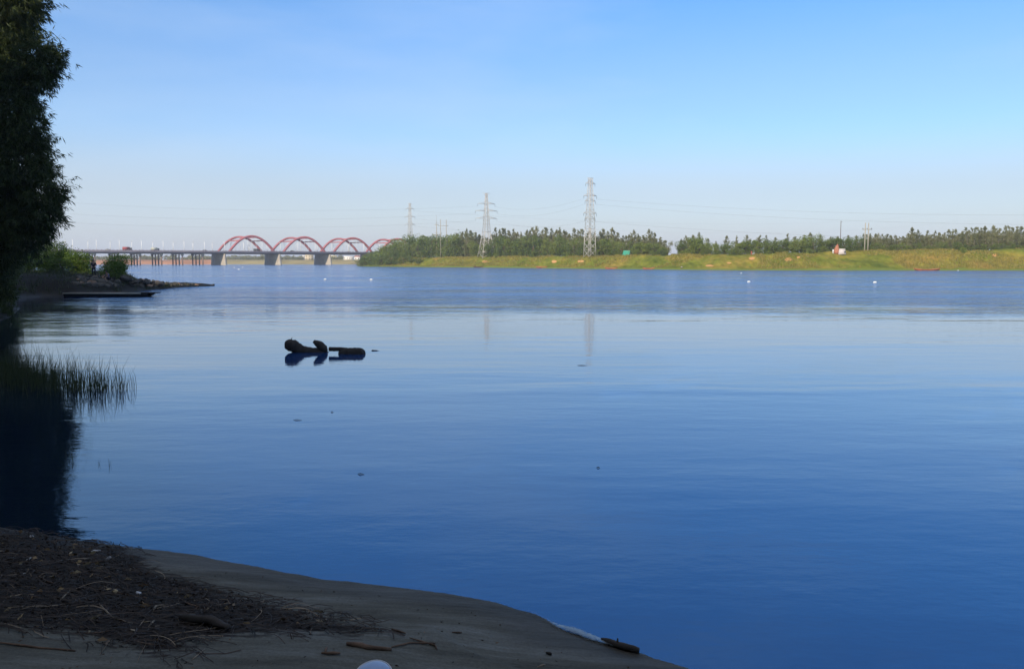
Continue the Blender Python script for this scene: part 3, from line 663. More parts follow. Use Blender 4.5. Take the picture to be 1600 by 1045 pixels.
# ---------------------------------------------------------------- pylons
def pylon(name, px, Y, base_z, top_py, bw, rz, arms, label, waist=0.36, ww=0.36, tw=0.10, bar=2.0, wing=0.16):
    """lattice pylon; bw half width at the base, arms: list of (height fraction, half length)"""
    top_z = CAM_H + (409 - top_py) * Y / FPX; H = top_z - base_z
    o = empty(name, ((px - 800) / FPX * Y / CT, Y, base_z), rz)
    def hw(t): return (bw + (bw * ww - bw) * (t / waist)) if t < waist else (bw * ww + (bw * tw - bw * ww) * ((t - waist) / (1 - waist)))
    lv = [0.0, 0.09, 0.18, 0.27, waist, waist + .06, waist + .12, waist + .18, waist + .24, waist + .30, waist + .36, waist + .42, waist + .48, waist + .54, 0.95, 1.0]
    c = lambda i, t: Vector((hw(t) * (1, -1, -1, 1)[i], hw(t) * (1, 1, -1, -1)[i], H * t))
    for i in range(4):
        m = MB(); m.tube([c(i, 0) - Vector((0, 0, 0.4)), c(i, waist)], 0.17, n=4); m.tube([c(i, waist), c(i, 1)], 0.13, n=4); m.build('leg', M['steel'], o)
    m = MB()
    for a, b2 in zip(lv[:-1], lv[1:]):
        for i in range(4):
            j = (i + 1) % 4; w = 0.15 if b2 <= waist else 0.10
            m.beam(c(i, a), c(j, b2), w); m.beam(c(j, a), c(i, b2), w)
            if b2 in (0.09, 0.27, waist) or b2 > waist + 0.1: m.beam(c(i, b2), c(j, b2), w)
    m.build('bracing', M['steel'], o)
    tips = []
    for t, l in arms:
        for sx in (-1, 1):
            m = MB(); tip = Vector((sx * l, 0, H * t))
            for sy in (-1, 1):
                m.beam(Vector((sx * hw(t), sy * hw(t), H * t)), tip, 0.13); m.beam(Vector((sx * hw(t), sy * hw(t), H * (t + 0.03))), tip, 0.11)
            for q in (0.33, 0.66):
                pa = Vector((sx * (hw(t) + (l - hw(t)) * q), -hw(t) * (1 - q), H * t)); m.beam(pa, pa + Vector((0, 2 * hw(t) * (1 - q), 0)), 0.09)
                m.beam(pa, Vector((sx * (hw(t) + (l - hw(t)) * (q - .3)), hw(t) * (1.3 - q), H * (t + 0.03 * (1.2 - q)))), 0.09)
            m.build('cross_arm', M['steel'], o)
            mi = MB()
            for k2 in range(7): mi.tube([tip - Vector((0, 0, 0.15 + k2 * 0.16)), tip - Vector((0, 0, 0.24 + k2 * 0.16))], [0.13, 0.06], n=7)
            mi.tube([tip, tip - Vector((0, 0, 1.35))], 0.03, n=4); mi.build('insulator', M['truck_dark'], o)
            tips.append((t, sx, tip - Vector((0, 0, 1.35))))
    m = MB(); m.beam((-bar, 0, H), (bar, 0, H), 0.16)
    for sx in (-1, 1): m.beam((sx * bar, 0, H), (sx * hw(.96), 0, H * 0.96), 0.1)
    m.build('peak_bar', M['steel'], o)
    tag(o, label, 'pylon', 'lattice power pylons on the far bank')
    mw = Matrix.Translation(o.location) @ Matrix.Rotation(rz, 4, 'Z')
    return o, [(t, sx, mw @ p) for t, sx, p in tips], [mw @ Vector((sx * bar, 0, H)) for sx in (-1, 1)]
dirp = lambda a: R(a)
p1, t1, e1 = pylon('lattice_pylon', 920.5, 380, 5.2, 280.5, 2.0, R(32), [(0.93, 2.6), (0.775, 3.6), (0.71, 2.9), (0.555, 3.6), (0.49, 2.9)], 'tallest slim white lattice pylon beside the grass crest', 0.36, 0.80, 0.30, 1.7)
p2, t2, e2 = pylon('lattice_pylon', 760.5, 466, 5.2, 303.5, 3.9, R(25), [(0.835, 5.2), (0.725, 6.6), (0.61, 6.4)], 'wide-legged lattice pylon with three long cross-arms, in front of the trees', 0.40, 0.42, 0.10, 2.2)
p3, t3, e3 = pylon('lattice_pylon', 642.5, 640, 5.0, 319.0, 4.2, R(38), [(0.90, 3.6), (0.755, 4.4), (0.62, 4.4)], 'most distant and faintest pylon, rising behind the trees near the bridge', 0.3, 0.36, 0.12, 1.8)
def wire(a, b, sag, label, r=0.021, n=60):
    pts = []
    for i in range(n + 1):
        t = i / n; p = a.lerp(b, t); p.z -= sag * 4 * t * (1 - t); pts.append(p)
    m = MB(); m.tube(pts, r, n=4); tag(m.build('power_line', M['wire'], None), label, 'power line', 'power lines hanging from the pylons')
nm = ['top', 'middle', 'lowest']
# tall crossing pylon on this side lies out of frame to the left: wires run up toward it
for (px0, py0), i, j in (((-400, 262), 0, 0), ((-400, 285), 2, 1), ((-400, 300), 4, 2)):
    a = t2[i][2]; b = at(px0, py0, 420)
    wire(a, b, 9.5, '%s thin wire running left from the wide-legged pylon over the arched bridge' % nm[j])
for i, (pxr, pyr) in enumerate([(2300, 316), (2300, 338), (2300, 360)]):
    a = t1[[3, 7, 9][i]][2]; a = Vector(a); a.z = CAM_H + (409 - [297, 322, 347][i]) * a.y / FPX
    wire(t1[[3, 5, 9][i]][2], at(pxr, pyr, 270), 5.5, '%s thin wire running right from the tallest slim pylon to the frame edge' % nm[i])
for i in range(3): wire(t2[[1, 3, 5][i]][2], t1[[2, 4, 8][i]][2], 3.0, '%s thin wire between the wide-legged and the tallest pylon' % nm[i])
for i in range(3): wire(t3[[1, 3, 5][i]][2], at(1500, [330, 345, 360][i], 1200), 14.0, '%s faint wire running from the most distant pylon behind the others' % nm[i], 0.028)
# poles
def h_pole(px, sep_px, Y, base_z, top_py, bar_py, mat, label, name='power_pole'):
    o = empty(name, ((px - 800) / FPX * Y / CT, Y, base_z)); top = CAM_H + (409 - top_py) * Y / FPX - base_z; bar = CAM_H + (409 - bar_py) * Y / FPX - base_z; d = sep_px * Y / FPX / 2
    for sx in (-1, 1): m = MB(); m.tube([(sx * d, 0, -0.5), (sx * d, 0, top)], [0.26, 0.17], n=8); m.build('pole_shaft', mat, o, True)
    m = MB(); m.box((0, -0.25, bar), (2 * d + 2.4, 0.16, 0.22)); m.build('crossbar', mat, o)
    for x in (-d - 1, 0, d + 1): m = MB(); m.tube([(x, -0.25, bar + .1), (x, -0.25, bar + .5)], [0.13, 0.07], n=7); m.build('insulator', M['truck_dark'], o)
    tag(o, label, 'power pole'); return o
h_pole(694, 9, 500, 5.5, 344, 353.5, M['pole'], 'pair of thin poles joined by a crossbar above the wooded point')
h_pole(1348.5, 5, float(Zw(1348)) + 27, 6.6, 349, 359, M['pole'], 'two pale upright poles with a short crossbar before the right trees')
o = empty('mast', ((683 - 800) / FPX * 520, 520, 5.5)); top = CAM_H + (409 - 338) * 520 / FPX - 5.5; m = MB()
m.tube([(0, 0, -.5), (0, 0, top * .8)], [0.3, 0.2], n=6); m.tube([(0, 0, top * .8), (0, 0, top)], [0.1, 0.05], n=5); m.build('mast_shaft', M['pole'], o)
for t, l in ((.78, 1.2), (.55, 2.4)): m = MB(); m.box((0, 0, top * t), (l * 2, 0.2, 0.25)); m.beam((-l, 0, top * t), (0, 0, top * (t + .07)), .1); m.beam((l, 0, top * t), (0, 0, top * (t + .07)), .1); m.build('crossbar', M['pole'], o)
tag(o, 'slender mast with short arms just left of the paired poles', 'mast')
m = MB(); Y = float(Zw(1310)) + 60; m.tube([((1310 - 800) / FPX * Y, Y, 5), ((1310 - 800) / FPX * Y, Y, CAM_H + (409 - 346) * Y / FPX)], [0.2, 0.12], n=7)
m.tube([((1310 - 800) / FPX * Y, Y, CAM_H + (409 - 347.5) * Y / FPX), ((1310 - 800) / FPX * Y + .5, Y, CAM_H + (409 - 347.5) * Y / FPX)], 0.07, n=4)
tag(m.build('thin_pole', M['wood_pole']), 'single thin dark pole rising above the trees behind the shed', 'pole')

# ---------------------------------------------------------------- bridge
K = 0.001446
A = Vector((0.788, 0.6157, 0)).normalized(); W = Vector((-A.y, A.x, 0))
def near_edge(px):
    u = (px - 800) / FPX; Zc = 1 / (K * (0.71 - 0.554 * u)); return Vector((u * Zc, Zc, 0))
S0 = near_edge(354)
bridge = empty('arch_bridge', S0, math.atan2(A.y, A.x))        # local x along the deck, y to the far side
tag(bridge, 'long low road bridge with red twin arches crossing the far water', 'bridge')
DT, DB, BW = 12.2, 10.2, 36.0
SP = 52.5
m = MB(); m.box((SP * 3 / 2 - 150, BW / 2, (DT + DB) / 2 + 0.35), (SP * 3 + 640, BW, 1.3)); m.box((SP * 3 / 2 - 150, BW / 2, DB + .35), (SP * 3 + 640, BW - 5, 0.7)); m.build('deck', M['deck_conc'], bridge)
m = MB(); m.box((SP * 3 / 2 - 150, BW / 2, DT + 0.06), (SP * 3 + 640, BW - 3, 0.1)); m.build('roadway', M['asphalt'], bridge)
for y in (0.15, BW - 0.15):
    m = MB(); x = -320.0
    while x < 320: m.box((x, y, DT + 0.6), (0.45, 0.3, 1.2)); x += 3.0
    m.box((0, y, DT + 0.3), (640, 0.16, 0.6)); m.box((0, y, DT + 0.98), (640, 0.14, 0.14)); m.build('railing', M['pale_rail'], bridge)
for i in range(6):                                             # wall piers with rounded, battered noses
    x = SP * i
    m = MB(); n = 10; rings = []
    for z, k2, e in ((-1.5, 1.75, 1.6), (DB - 1.2, 1.1, 0.0), (DB, 1.25, 0.2)):
        ring = []
        for j in range(n + 1): an = -math.pi + math.pi * j / n; ring.append((x + math.cos(an) * k2, 1.8 - e + math.sin(an) * k2 * 1.1, z))
        for j in range(n + 1): an = math.pi * j / n; ring.append((x + math.cos(an) * k2, BW - 1.8 + e + math.sin(an) * k2 * 1.1, z))
        rings.append(ring)
    nn = len(rings[0]); V = sum(rings, []); F = []
    for r0 in range(2):
        for j in range(nn): F.append([r0 * nn + j, r0 * nn + (j + 1) % nn, (r0 + 1) * nn + (j + 1) % nn, (r0 + 1) * nn + j])
    F.append([2 * nn + j for j in range(nn)]); m.add(V, F); m.build('pier', M['concrete'], bridge, False)
for j in range(1, 19):                                         # column bents of the approach
    x = -17.9 * j - 1.5
    bt = MB(); bt.box((x, BW / 2, DB - 0.35), (1.7, BW - 3.0, 0.7)); 
    for y0, sgn in ((1.2, -1), (BW - 1.2, 1)):
        bt.add([(x - .85, 1.5 if sgn < 0 else BW - 1.5, DB - .7), (x + .85, 1.5 if sgn < 0 else BW - 1.5, DB - .7), (x + .85, 3.4 if sgn < 0 else BW - 3.4, DB - 2.2), (x - .85, 3.4 if sgn < 0 else BW - 3.4, DB - 2.2),
                (x - .85, 5.4 if sgn < 0 else BW - 5.4, DB - .7), (x + .85, 5.4 if sgn < 0 else BW - 5.4, DB - .7)], [[0, 1, 2, 3], [3, 2, 5, 4], [0, 3, 4], [1, 5, 2], [0, 4, 5, 1]])
    cap = bt.build('pier_cap', M['concrete'], bridge)
    for y in (3.4, 13.0, 23.0, 32.6):
        c = MB(); c.tube([(x, y, -1.2), (x, y, DB - .7)], 0.6, n=10); c.build('column', M['column_conc'], bridge, True)
RISE = 15.0
def rib_pt(x0, x1, y, t): return Vector((x0 + (x1 - x0) * t, y, DT - 0.3 + RISE * (1 - (2 * t - 1) ** 2)))
for i in range(5):
    x0, x1 = SP * i + 4.4, SP * (i + 1) - 4.4
    for y, tilt in ((2.6, 1), (BW - 2.6, -1)):
        m = MB(); pts = [rib_pt(x0, x1, y, t / 24) for t in range(25)]; b0 = 0
        for q, p in enumerate(pts):
            tn = (pts[min(q + 1, 24)] - pts[max(q - 1, 0)]).normalized(); nr = Vector((-tn.z, 0, tn.x))
            for sy, sn in ((-1, -1), (1, -1), (1, 1), (-1, 1)): m.v.append(tuple(p + Vector((0, sy * 0.95, 0)) + nr * (sn * 0.92)))
        for q in range(24):
            for e in range(4): m.f.append([q * 4 + e, q * 4 + (e + 1) % 4, q * 4 + 4 + (e + 1) % 4, q * 4 + 4 + e])
        rib = m.build('arch_rib', M['red_paint'], bridge)
        for t in np.linspace(0.13, 0.87, 9):
            p = rib_pt(x0, x1, y, float(t)); h = MB(); h.tube([(p.x, y, DT), (p.x, y, p.z)], 0.11, n=5); h.build('hanger', M['white_paint'], rib)
    for t in (0.24, 0.76, 0.38, 0.62):
        a = rib_pt(x0, x1, 2.6, t); b2 = rib_pt(x0, x1, BW - 2.6, t); m = MB(); m.box(((a.x), BW / 2, a.z), (1.0, BW - 6.8, 1.0)); m.build('cross_brace', M['red_paint'], bridge)
# street lamps: two rows, arms over the road
def bridge_world(x, y, z): return S0 + A * x + W * y + Vector((0, 0, z))
lamp = empty('street_lamp', (0, 0, 0)); m = MB(); m.tube([(0, 0, 0), (0, 0, 8.4)], [0.30, 0.24], n=7); m.build('lamp_post', M['white_paint'], lamp)
m = MB(); m.tube([(0, 0, 8.35), (0, 0.4, 8.9), (0, 1.9, 9.15)], [0.22, 0.20, 0.16], n=5); m.build('lamp_arm', M['white_paint'], lamp)
m = MB(); m.box((0, 2.2, 9.12), (0.5, 1.2, 0.28)); m.build('lamp_head', M['white_paint'], lamp)
def s_for(px, y):
    lo, hi = -200.0, 200.0
    for _ in range(60):
        mid = (lo + hi) / 2; p = bridge_world(mid, y, 0)
        if 800 + FPX * p.x / p.y < px: lo = mid
        else: hi = mid
    return lo
LPH = [s_for(322.2, .75) % 17.9, s_for(304.2, BW - .75) % 17.9]; print('lamps', [s_for(a, .75) for a in (118, 155, 191, 226, 259, 291, 322)], [s_for(a, BW - .75) for a in (137, 173, 208, 241, 273, 304, 335)])
lf = True; ang = math.atan2(A.y, A.x); rows = []
for row in (0, 1):
    for j in range(-13, 15):
        x = j * 17.9 + LPH[row]
        if j >= 12 and row == 0: continue
        pos = bridge_world(x, 0.75 if row == 0 else BW - 0.75, DT)
        px = 800 + FPX * pos.x / pos.y
        if px < 20 or px > 640: continue
        o = lamp if lf else copy_tree(lamp); lf = False
        o.location = pos; o.rotation_euler = (0, 0, ang + (math.pi if row else 0)); rows.append((px, row, o))
for row in (0, 1):
    rr = sorted([r for r in rows if r[1] == row], key=lambda r: r[0])
    app = [r for r in rr if r[0] < 352]; arc = [r for r in rr if r[0] >= 352]
    for i, r in enumerate(reversed(app)): tag(r[2], 'white street lamp on the %s side of the bridge, %s left of the red arches' % (('near', 'far')[row], nth(i)), 'street lamp', 'street lamps along the bridge')
    for i, r in enumerate(arc): tag(r[2], 'white street lamp on the %s side among the red arches, %s from their left end' % (('near', 'far')[row], nth(i)), 'street lamp', 'street lamps along the bridge')
# vehicles
def truck(px, y, l, h, body, cab, label, cat='truck', name='truck'):
    e = near_edge(px); x = (e - S0).dot(A) - y * 0.45
    o = empty(name, bridge_world(x, y, DT + 0.12), ang)
    m = MB(); m.box((-l * .12, 0, 0.75 + (h - .75) / 2), (l * .72, 2.3, h - .75)); m.build('cargo_box', body, o)
    m = MB(); m.box((l * .36, 0, 0.6 + (h - .9) / 2 * .85), (l * .2, 2.1, (h - .9) * .85), taper=0.9); c = m.build('cab', cab, o)
    m = MB(); m.box((l * .462, 0, 0.6 + h * .45), (0.08, 1.7, h * .2)); m.box((l * .36, -1.03, 0.6 + h * .45), (l * .1, 0.08, h * .18)); m.build('window', M['window'], c)
    m = MB(); m.box((0, 0, 0.62), (l * .94, 1.6, 0.2)); m.build('chassis', M['rubber'], o)
    for wx in (-.36, -.2, .34):
        for wy in (-1, 1): m = MB(); m.tube([(l * wx, wy * 0.85, .48), (l * wx, wy * 1.15, .48)], 0.48, n=12); m.build('wheel', M['rubber'], o)
    tag(o, label, cat); return o
truck(208.5, 5, 7.6, 3.4, M['truck_red'], M['truck_dark'], 'dark red lorry on the bridge left of the arches')
truck(252, 5, 7.2, 3.0, M['truck_pale'], M['truck_dark'], 'pale lorry with dark cab on the bridge left of the arches')
truck(414, 8, 6.2, 3.0, M['truck_dark'], M['truck_dark'], 'small dark lorry crossing under the leftmost red arch')
def car(px, y, body, label):
    e = near_edge(px); x = (e - S0).dot(A) - y * 0.45; o = empty('car', bridge_world(x, y, DT + 0.12), ang)
    prof = [(-2.1, .35), (2.1, .35), (2.15, .85), (1.1, 1.0), (.55, 1.5), (-1.2, 1.52), (-1.9, 1.0), (-2.15, .9)]; m = MB(); n = len(prof)
    V = [(x_, -0.85, z) for x_, z in prof] + [(x_, 0.85, z) for x_, z in prof]
    m.add(V, [list(range(n)), list(range(2 * n - 1, n - 1, -1))] + [[i, i + n, (i + 1) % n + n, (i + 1) % n] for i in range(n)]); b = m.build('body', body, o)
    m = MB(); m.box((-.3, 0, 1.25), (1.7, 1.74, .35)); m.build('window', M['window'], b)
    for wx in (-1.3, 1.3):
        for wy in (-1, 1): m = MB(); m.tube([(wx, wy * .7, .33), (wx, wy * .92, .33)], .33, n=12); m.build('wheel', M['rubber'], o)
    tag(o, label, 'car')
car(177, 4, M['truck_pale'], 'small pale car on the bridge left of the dark red lorry')
car(464, 4, M['truck_dark'], 'dark car on the bridge under the middle red arch')
car(328, 4, M['truck_dark'], 'dark car on the bridge just left of the first arch')

# ---------------------------------------------------------------- distance behind the bridge
def far_x(px, Y): return (px - 800) / FPX * Y / CT
r_ = np.random.default_rng(8); Ps = []
for i in range(210):
    px = r_.uniform(60, 640); Y = r_.uniform(1130, 1330); x = far_x(px, Y); rr = r_.uniform(3.5, 7.5); hh = r_.uniform(4, 8.5)
    if 474 < px < 494 or 536 < px < 566: continue
    m_ = 150; d = unit(r_.normal(size=(m_, 3))); Ps.append(np.array([x, Y, 5.0 + hh * .45]) + d * np.array([rr, rr, hh * .5]) * r_.uniform(.6, 1.05, (m_, 1)))
P = np.concatenate(Ps); V, F = leaf_quads(P, unit(r_.normal(size=P.shape)), r_.uniform(1.2, 2.4, len(P)), r_.uniform(.9, 1.6, len(P)), r_)
tag(mesh_np('distant_wood', V, F, M['casuarina_leaf']), 'low hazy line of woodland on the shore beyond the bridge', 'woodland', kind='stuff')
def house(px, Y, w, h, d, mat, roof, label, rz=0.2, floors=2):
    o = empty('house', (far_x(px, Y), Y, 4.8), rz); m = MB(); m.box((0, 0, h / 2 - .3), (w, d, h + .6)); m.build('wall', mat, o)
    m = MB()
    if roof == 'gable': m.add([(-w / 2 - .4, -d / 2 - .4, h), (w / 2 + .4, -d / 2 - .4, h), (w / 2 + .4, d / 2 + .4, h), (-w / 2 - .4, d / 2 + .4, h), (-w / 2 - .4, 0, h + 2), (w / 2 + .4, 0, h + 2)], [[0, 1, 5, 4], [2, 3, 4, 5], [0, 4, 3], [1, 2, 5], [3, 2, 1, 0]]); m.build('roof', M['red_roof'], o)
    else: m.box((0, 0, h + .35), (w + .6, d + .6, .5)); m.build('roof', mat, o)
    nw = max(2, int(w / 3.5))
    for f in range(floors):
        for i in range(nw): m = MB(); m.box((-w / 2 + (i + .5) * w / nw, -d / 2 - .02, (f + .55) * h / floors), (1.3, .12, 1.3)); m.build('window', M['window'], o)
    tag(o, label, 'building')
house(486, 1160, 11, 7.2, 9, M['tan_wall'], 'flat', 'tan flat-roofed building beyond the bridge left of the third big pier')
house(524, 1180, 8, 6.4, 9, M['cream_wall'], 'flat', 'cream building beyond the bridge just right of the third big pier', 0.1)
house(547, 1230, 14, 5.8, 9, M['white_wall'], 'flat', 'long low white building beyond the bridge, left of the wooded point', 0.1, 1)
house(561, 1200, 8, 5.2, 7, M['white_wall'], 'gable', 'small white house with red roof beside the wooded point', -0.1, 1)
house(478, 1210, 4, 6.8, 5, M['white_wall'], 'flat', 'narrow white building at the left side of the tan one', 0.0)

# ---------------------------------------------------------------- sampans along the far bank
def sampan(px, s, L_, hull, inner, label, rz=0.0, z=0.0, name='sampan', group='flat wooden boats along the far bank'):
    Y = float(Zw(px)) + s; o = empty(name, (far_x(px, Y), Y, z), rz); bw = L_ * 0.11; n = 14; secs = []
    for i in range(n + 1):
        t = i / n * 2 - 1; w = bw * (1 - abs(t) ** 3 * 0.6); keel = -0.12 + 0.42 * abs(t) ** 3; top = 0.42 + 0.30 * t * t
        secs.append([(t * L_ / 2, -w, top), (t * L_ / 2 * .97, -w * .72, keel), (t * L_ / 2 * .97, w * .72, keel), (t * L_ / 2, w, top)])
    m = MB(); V = sum(secs, []); F = []
    for i in range(n):
        for e in range(3): F.append([i * 4 + e, i * 4 + 4 + e, i * 4 + 5 + e, i * 4 + 1 + e])
    F += [[3, 2, 1, 0], [n * 4, n * 4 + 1, n * 4 + 2, n * 4 + 3]]; m.add(V, F); m.build('hull', hull, o)
    m = MB(); 
    for sd_ in (0, 3): m.tube([secs[i][sd_] for i in range(n + 1)], 0.07, n=4)
    m.build('gunwale', inner, o)
    for t in (-.5, 0, .5): m = MB(); m.box((t * L_ / 2, 0, .38), (.25, bw * 1.7, .05)); m.build('thwart', inner, o)
    tag(o, label, 'boat', group)
sampan(1444, -1.5, 8.8, M['orange_boat'], M['orange_in'], 'longest orange boat, at the water edge on the right', 0.03)
sampan(1012, -0.5, 4.8, M['orange_boat'], M['orange_in'], 'short orange boat right of the green tent', 0.1)
sampan(954, -0.5, 5.2, M['orange_boat'], M['orange_in'], 'short orange boat left of and below the green tent', 0.08)
sampan(846, 1.0, 5.5, M['orange_boat'], M['orange_in'], 'faded orange boat between the two big pylons', 0.1, 0.15)
sampan(748, -1.0, 5.4, M['brown_boat'], M['brown_boat'], 'dark brown boat in the water below the wide-legged pylon', 0.1)
# tent, shed, brick heap
b = bank_at(978, 26); o = empty('tent', b, R(-28)); m = MB(); m.add([(-1.6, -1.5, 0), (1.6, -1.5, 0), (1.6, 0, 2.2), (-1.6, 0, 2.2), (-1.6, -1.46, 0), (1.6, -1.46, 0), (1.6, 0.0, 2.15), (-1.6, 0.0, 2.15)], [[0, 1, 2, 3], [7, 6, 5, 4], [0, 3, 7, 4], [1, 5, 6, 2]]); m.build('front_sheet', M['green_tarp'], o)
m = MB(); m.add([(-1.6, 0.04, 2.2), (1.6, 0.04, 2.2), (1.6, 1.5, 0), (-1.6, 1.5, 0)], [[0, 1, 2, 3]]); m.build('rear_sheet', M['green_tarp'], o)
m = MB(); m.add([(1.55, -1.3, 0), (1.55, 1.3, 0), (1.55, 0, 1.9)], [[0, 1, 2]]); m.build('end_panel', M['white_cloth'], o)
m = MB(); m.tube([(-1.7, 0.02, 2.2), (1.7, 0.02, 2.2)], 0.05, n=5); m.tube([(1.6, 0, 0), (1.6, 0, 2.2)], 0.04, n=5); m.tube([(-1.6, 0, 0), (-1.6, 0, 2.2)], 0.04, n=5); m.build('tent_pole', M['pole'], o)
tag(o, 'green ridge tent on the grass crest right of the tallest pylon', 'tent')
b = bank_at(1311, 20); o = empty('shed', b, R(-10)); m = MB(); m.box((0, 0, .9), (2.7, 1.9, 2.0), taper=0.72); m.build('wall', M['pale_wall'], o); m = MB(); m.box((0, 0, 1.98), (2.1, 1.6, .14)); m.build('roof', M['white_wall'], o)
m = MB(); m.box((.9, -.82, .6), (.5, .1, 1.1)); m.build('door', M['window'], o)
tag(o, 'small pale tapered hut beside the brown mound on the crest', 'shed')
b = bank_at(1302.5, 20.5); r2 = random.Random(9); m = MB(); m.tube([b + Vector((-.1, 0, -.3)), b + Vector((0, 0, .8)), b + Vector((.15, 0, 1.9)), b + Vector((.3, 0, 2.7)), b + Vector((.35, 0, 3.3))], [.95, .95, .75, .45, .15], n=9, jit=.12, rng=r2)
tag(m.build('brick_heap', M['brick']), 'reddish brown pointed mound next to the pale hut', 'mound')
b = bank_at(1297.4, 20); m = MB(); m.box(b + Vector((0, 0, .95)), (.5, .4, 1.0), taper=.8); m.box(b + Vector((0, 0, .25)), (.3, .3, .6)); tag(m.build('white_marker', M['white_wall']), 'small white stone post at the left of the brown mound', 'post')

# ---------------------------------------------------------------- people
def tube_body(mb, pts, rads, n=10): mb.tube(pts, rads, n=n)
def person(loc, rz, pose, top_mat, leg_mat, label, hgt=1.65, hold=None):
    """one continuous skinned body, clothing as slightly larger shells"""
    o = empty('person', loc, rz)
    if pose == 'stand':
        J = {'pel': (0, 0, .93), 'spi': (0, .01, 1.12), 'che': (0, .02, 1.32), 'nek': (0, .0, 1.47), 'hed': (0, -.02, 1.60), 'top': (0, -.01, 1.69),
             'lsh': (-.18, .02, 1.40), 'lel': (-.24, .0, 1.14), 'lwr': (-.20, -.2, .98), 'rsh': (.18, .02, 1.40), 'rel': (.25, -.06, 1.15), 'rwr': (.18, -.3, 1.1),
             'lhp': (-.09, 0, .9), 'lkn': (-.11, -.03, .5), 'lan': (-.12, .02, .09), 'lto': (-.14, -.15, .04), 'rhp': (.09, 0, .9), 'rkn': (.12, -.02, .5), 'ran': (.14, .03, .09), 'rto': (.17, -.14, .04)}
    else:
        J = {'pel': (0, .12, .28), 'spi': (0, .08, .45), 'che': (0, -.02, .66), 'nek': (0, -.10, .80), 'hed': (0, -.16, .92), 'top': (0, -.16, 1.01),
             'lsh': (-.18, -.02, .73), 'lel': (-.25, -.18, .52), 'lwr': (-.15, -.38, .42), 'rsh': (.18, -.02, .73), 'rel': (.25, -.18, .5), 'rwr': (.15, -.38, .38),
             'lhp': (-.09, .1, .27), 'lkn': (-.16, -.28, .48), 'lan': (-.14, -.12, .09), 'lto': (-.16, -.3, .04), 'rhp': (.09, .1, .27), 'rkn': (.16, -.28, .46), 'ran': (.14, -.12, .09), 'rto': (.16, -.3, .04)}
    rad = {'pel': .13, 'spi': .115, 'che': .13, 'nek': .055, 'hed': .088, 'top': .06, 'lsh': .065, 'rsh': .065, 'lel': .043, 'rel': .043, 'lwr': .028, 'rwr': .028, 'lhp': .09, 'rhp': .09, 'lkn': .058, 'rkn': .058, 'lan': .042, 'ran': .042, 'lto': .035, 'rto': .035}
    E = [('pel', 'spi'), ('spi', 'che'), ('che', 'nek'), ('nek', 'hed'), ('hed', 'top'), ('che', 'lsh'), ('lsh', 'lel'), ('lel', 'lwr'), ('che', 'rsh'), ('rsh', 'rel'), ('rel', 'rwr'), ('pel', 'lhp'), ('lhp', 'lkn'), ('lkn', 'lan'), ('lan', 'lto'), ('pel', 'rhp'), ('rhp', 'rkn'), ('rkn', 'ran'), ('ran', 'rto')]
    V = dict(J)
    for sd_ in 'lr':                                    # hands: palm and five curled fingers
        w = Vector(J[sd_ + 'wr']); e = Vector(J[sd_ + 'el']); d = (w - e).normalized(); s_ = d.cross(Vector((0, 0, 1))).normalized(); dn = d.cross(s_).normalized()
        V[sd_ + 'pa'] = tuple(w + d * .07); rad[sd_ + 'pa'] = .03; E.append((sd_ + 'wr', sd_ + 'pa'))
        for k2, (off, ln) in enumerate(((-.032, .062), (-.011, .075), (.011, .07), (.032, .055))):
            a1 = w + d * .10 + s_ * off; a2 = a1 + d * ln * .6 ; a3 = a2 + (d + dn * 1.2 * (1 if dn.z < 0 else -1)).normalized() * ln * .4
            for q, a in enumerate((a1, a2, a3)): V[sd_ + 'f%d%d' % (k2, q)] = tuple(a); rad[sd_ + 'f%d%d' % (k2, q)] = .0095 - .001 * q
            E += [(sd_ + 'pa', sd_ + 'f%d0' % k2), (sd_ + 'f%d0' % k2, sd_ + 'f%d1' % k2), (sd_ + 'f%d1' % k2, sd_ + 'f%d2' % k2)]
        t1_ = w + d * .045 + s_ * .045; t2_ = t1_ + (d + s_).normalized() * .035
        V[sd_ + 't0'] = tuple(t1_); V[sd_ + 't1'] = tuple(t2_); rad[sd_ + 't0'] = .012; rad[sd_ + 't1'] = .01; E += [(sd_ + 'pa', sd_ + 't0'), (sd_ + 't0', sd_ + 't1')]
    def skin(name, keys, edges, scale, mat):
        ks = list(keys); me = bpy.data.meshes.new(name); me.from_pydata([V[k2] for k2 in ks], [(ks.index(a), ks.index(b)) for a, b in edges], []); me.materials.append(mat)
        ob = bpy.data.objects.new(name, me); C.objects.link(ob); ob.parent = o
        md = ob.modifiers.new('skin', 'SKIN'); sv = me.skin_vertices[0].data
        for i, k2 in enumerate(ks): sv[i].radius = (rad[k2] * scale, rad[k2] * scale * (0.8 if k2 in ('che', 'spi', 'pel') else 1)); 
        sv[0].use_root = True
        ob.modifiers.new('sub', 'SUBSURF').levels = 1; ob.modifiers['sub'].render_levels = 1; md.use_smooth_shade = True
        return ob
    skin('body', list(V), E, 1.0, M['skin'])
    skin('shirt', ['che', 'spi', 'pel', 'lsh', 'lel', 'rsh', 'rel'], [('pel', 'spi'), ('spi', 'che'), ('che', 'lsh'), ('lsh', 'lel'), ('che', 'rsh'), ('rsh', 'rel')], 1.18, top_mat)
    skin('trousers', ['pel', 'lhp', 'lkn', 'lan', 'rhp', 'rkn', 'ran'], [('pel', 'lhp'), ('lhp', 'lkn'), ('lkn', 'lan'), ('pel', 'rhp'), ('rhp', 'rkn'), ('rkn', 'ran')], 1.2, leg_mat)
    hd = Vector(V['hed']); bm = bmesh.new(); bmesh.ops.create_icosphere(bm, subdivisions=2, radius=.108)
    for v in bm.verts:
        if v.co.y < -.03 and v.co.z < .03: v.co.y = -.03
        v.co.z *= 1.05; v.co += hd + Vector((0, .018, .035))
